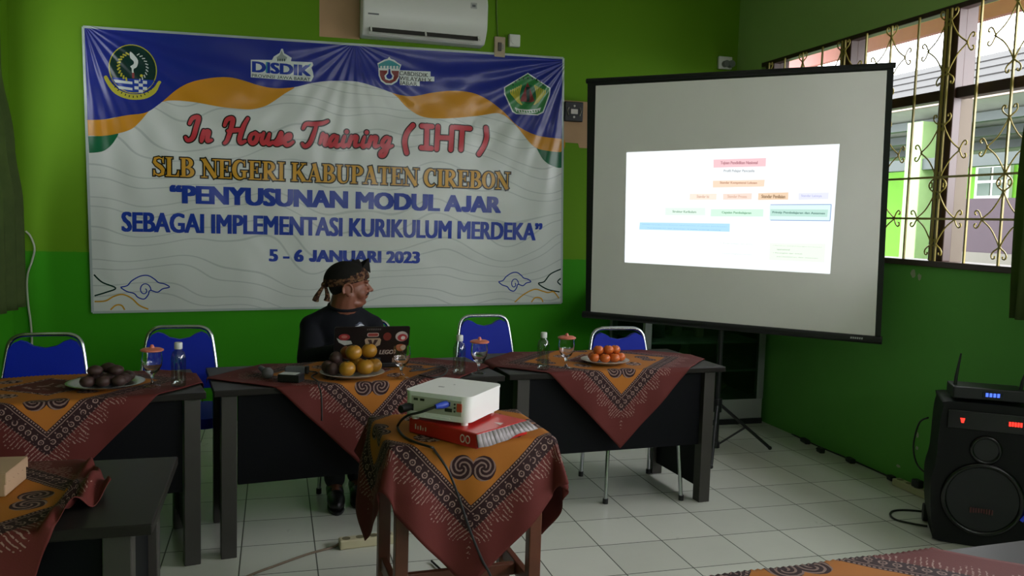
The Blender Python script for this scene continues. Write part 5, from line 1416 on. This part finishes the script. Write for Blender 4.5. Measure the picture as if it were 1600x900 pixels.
# small pale emblem on the chest, wrapped on the cloth
dg = bpy.context.evaluated_depsgraph_get(); bpy.context.view_layer.update()
from mathutils.bvhtree import BVHTree
def project_patch(target, offs, polys, name, mat, parent, lift=.003):
    bv = BVHTree.FromPolygons([v.co for v in target.data.vertices], [p.vertices for p in target.data.polygons])
    b = MB()
    for poly in polys:
        pts = []
        for u, v in poly:
            hit = bv.ray_cast(Vector((u, -1.0, v)), Vector((0, 1, 0)))
            pts.append(Vector((u, hit[0].y - lift, v)) if hit[0] else Vector((u, 0, v)))
        b.add(pts, [tuple(range(len(pts)))])
    return b.build(name, mat, parent)
cx = ony(562, 512, 4.60).x - .37; cz = ony(562, 512, 4.60).z
wing = [[(-.040, -.004), (-.018, .004), (.0, .006), (.0, .0), (-.02, -.004)], [(.0, .0), (.0, .012), (.014, .018), (.03, .012), (.042, .002), (.02, .002)], [(-.03, .010), (-.008, .018), (.004, .030), (.02, .026), (.03, .016), (.010, .016), (-.01, .010)]]
wing = [[(cx + u * .8, cz + v * .8) for u, v in w] for w in wing]
project_patch(shirt, 0, wing[:2], 'chest_emblem', M('pale_shirt_print', '#a6abb4', .6, vary=0), shirt)
project_patch(shirt, 0, wing[2:], 'chest_emblem', M('dim_shirt_print', '#3a4256', .6, vary=0), shirt)
# trousers
b = MB(); b.ball((.37, PYY + .05, .535), (.188, .150, .088), 20, 12)
for i in range(2): b.caps(hip[i], knee[i], .088, .070); b.caps(knee[i], ank[i] + Vector((0, .0, .03)), .068, .055)
remesh('trousers', b, m_trous, man, .009, 6, world=True)
for i in range(2):
    b = MB(); b.ball(ank[i] + Vector((0, -.10, -.048)), (.046, .115, .046), 18, 12); b.caps(ank[i] + Vector((0, .02, -.03)), ank[i] + Vector((0, -.05, -.035)), .045, .045)
    b.v = [(x, y, max(z, .008)) for x, y, z in b.v]
    so = remesh('shoe', b, M('black_shoe_leather', '#0f0e0e', .4, vary=.1), man, .006, 4, world=True)
    b = MB(); c = ank[i]; b.prism([(v.x, v.y) for v in catmull([(c.x + .046 * math.cos(a) * (1 if math.sin(a) < 0 else .85), c.y - .055 + .155 * math.sin(a) * -1 * -1, 0) for a in [k * 2 * PI / 16 for k in range(16)]], 3, True)], lambda u, v, d: (u, v, d), .0, .014)
    b.build('sole', m_black, so, world=True)
# eyes, brows, moustache
for sy in (-1, 1):
    e = MB().ball(h(.0885, sy * .031, .0095), (.0085, .0095, .0058), 14, 10, rot=HR).build('eye', M('eye_white', '#a89a8c', .25, vary=0), man, world=True, smooth=4)
    MB().ball(h(.0955, sy * .030, .0095), (.0022, .0042, .0042), 12, 8, rot=HR).build('iris', M('dark_iris', '#140c08', .2, vary=0), e, world=True, smooth=4)
    b = MB(); b.tube([h(.097, sy * .012, .030), h(.098, sy * .026, .037), h(.086, sy * .046, .033)], [.003, .0042, .002], 8); b.build('eyebrow', M('dark_brow_hair', '#1c1512', .8), man, world=True, smooth=4)
b = MB(); b.tube([h(.090, -.026, -.055), h(.103, -.012, -.046), h(.106, 0, -.044), h(.103, .012, -.046), h(.090, .026, -.055)], [.003, .0055, .005, .0055, .003], 8)
b.build('moustache', M('dark_moustache_hair', '#241a16', .9), man, world=True, smooth=4)
b = MB(); b.ball(h(-.045, 0, .0), (.062, .076, .070), 22, 14, rot=HR); b.build('hair', M('short_dark_hair', '#17120f', .9, bmp=.6, bscale=300), man, world=True, smooth=4)
# batik headcloth: dark crown, brown patterned band, knot and two tails behind
def scarf_mat():
    ma, nt, b_ = base('batik_headcloth', .8, spec=.2)
    vec, (x, y, z) = coords(nt)
    n = noise(nt, vec, 46, 3); n2 = noise(nt, vec, 90, 2)
    c = mix(nt, n.gt(.52), lin('#2e1a14'), lin('#64452f')); c = mix(nt, n2.gt(.62) * .6, c, lin('#806848'))
    nt.links.new(c, b_.inputs['Base Color']); bump(nt, b_, n, .4, .004); return ma
m_scarf = scarf_mat(); m_dscarf = M('dark_headcloth', '#14120f', .85, spec=.2, vary=.3, vscale=30)
cap = MB(); NU, NV = 40, 16
rim = lambda a: .020 + .038 * math.cos(a) - .006 * math.sin(a) ** 2           # higher over the forehead
for j in range(NV + 1):
    for i in range(NU):
        a = 2 * PI * i / NU; t = j / NV
        zr = rim(a); z = zr + (.146 - zr) * math.sin(t * PI / 2)
        k = math.sqrt(max(0.0, 1 - ((z - .03) / .118) ** 2)) if z > .03 else 1
        wob = 1 + .012 * math.sin(a * 7 + t * 5)
        cap.v.append(h(-.010 + .116 * k * math.cos(a) * wob, .092 * k * math.sin(a) * wob, z + (.018 * math.exp(-((a if a < PI else a - 2 * PI) / .35) ** 2) * t)))
for j in range(NV):
    for i in range(NU):
        cap.f.append((j * NU + i, j * NU + (i + 1) % NU, (j + 1) * NU + (i + 1) % NU, (j + 1) * NU + i))
        a = 2 * PI * (i + .5) / NU; front = math.cos(a)
        cap.m.append(0 if j < 3 + 5 * max(0, front) ** 1.5 else 1)
hc = cap.build('headcloth', [m_scarf, m_dscarf], man, world=True, smooth=4)
so = hc.modifiers.new('thickness', 'SOLIDIFY'); so.thickness = .006; so.offset = 0
b = MB()     # folded points over the forehead
b.add([h(.060, -.035, .120), h(.112, -.004, .080), h(.040, .03, .135), h(.098, .0, .182)], [(0, 1, 3), (1, 2, 3), (2, 0, 3), (0, 2, 1)])
b.add([h(-.005, -.03, .135), h(.075, -.004, .120), h(.0, .03, .14), h(.045, .0, .170)], [(0, 1, 3), (1, 2, 3), (2, 0, 3), (0, 2, 1)])
b.build('folded_point', m_dscarf, hc, world=True, bevel=.004)
b = MB(); b.tube([h(.1 * math.cos(a) - .016, .100 * math.sin(a) * .95,   .040 + .034 * math.cos(a)) for a in [math.radians(d) for d in range(-175, 176, 10)]], .011, 8); b.build('rolled_band', m_scarf, hc, world=True, smooth=4)
b = MB(); b.ball(h(-.122, -.01, -.005), (.020, .022, .020), 14, 10); b.build('knot', m_scarf, hc, world=True, smooth=4)
for pts in ([h(-.124, -.015, -.004), h(-.145, -.03, -.040), h(-.162, -.035, -.078), h(-.166, -.03, -.102)], [h(-.120, -.02, -.01), h(-.114, -.045, -.045), h(-.110, -.050, -.076), h(-.112, -.048, -.098)]):
    b = MB(); P = catmull(pts, 5); n = len(P)
    W = [.007 + .012 * (i / (n - 1)) for i in range(n)]
    b.tube(P, W, 10); b.build('tail', m_scarf, hc, world=True, smooth=1)
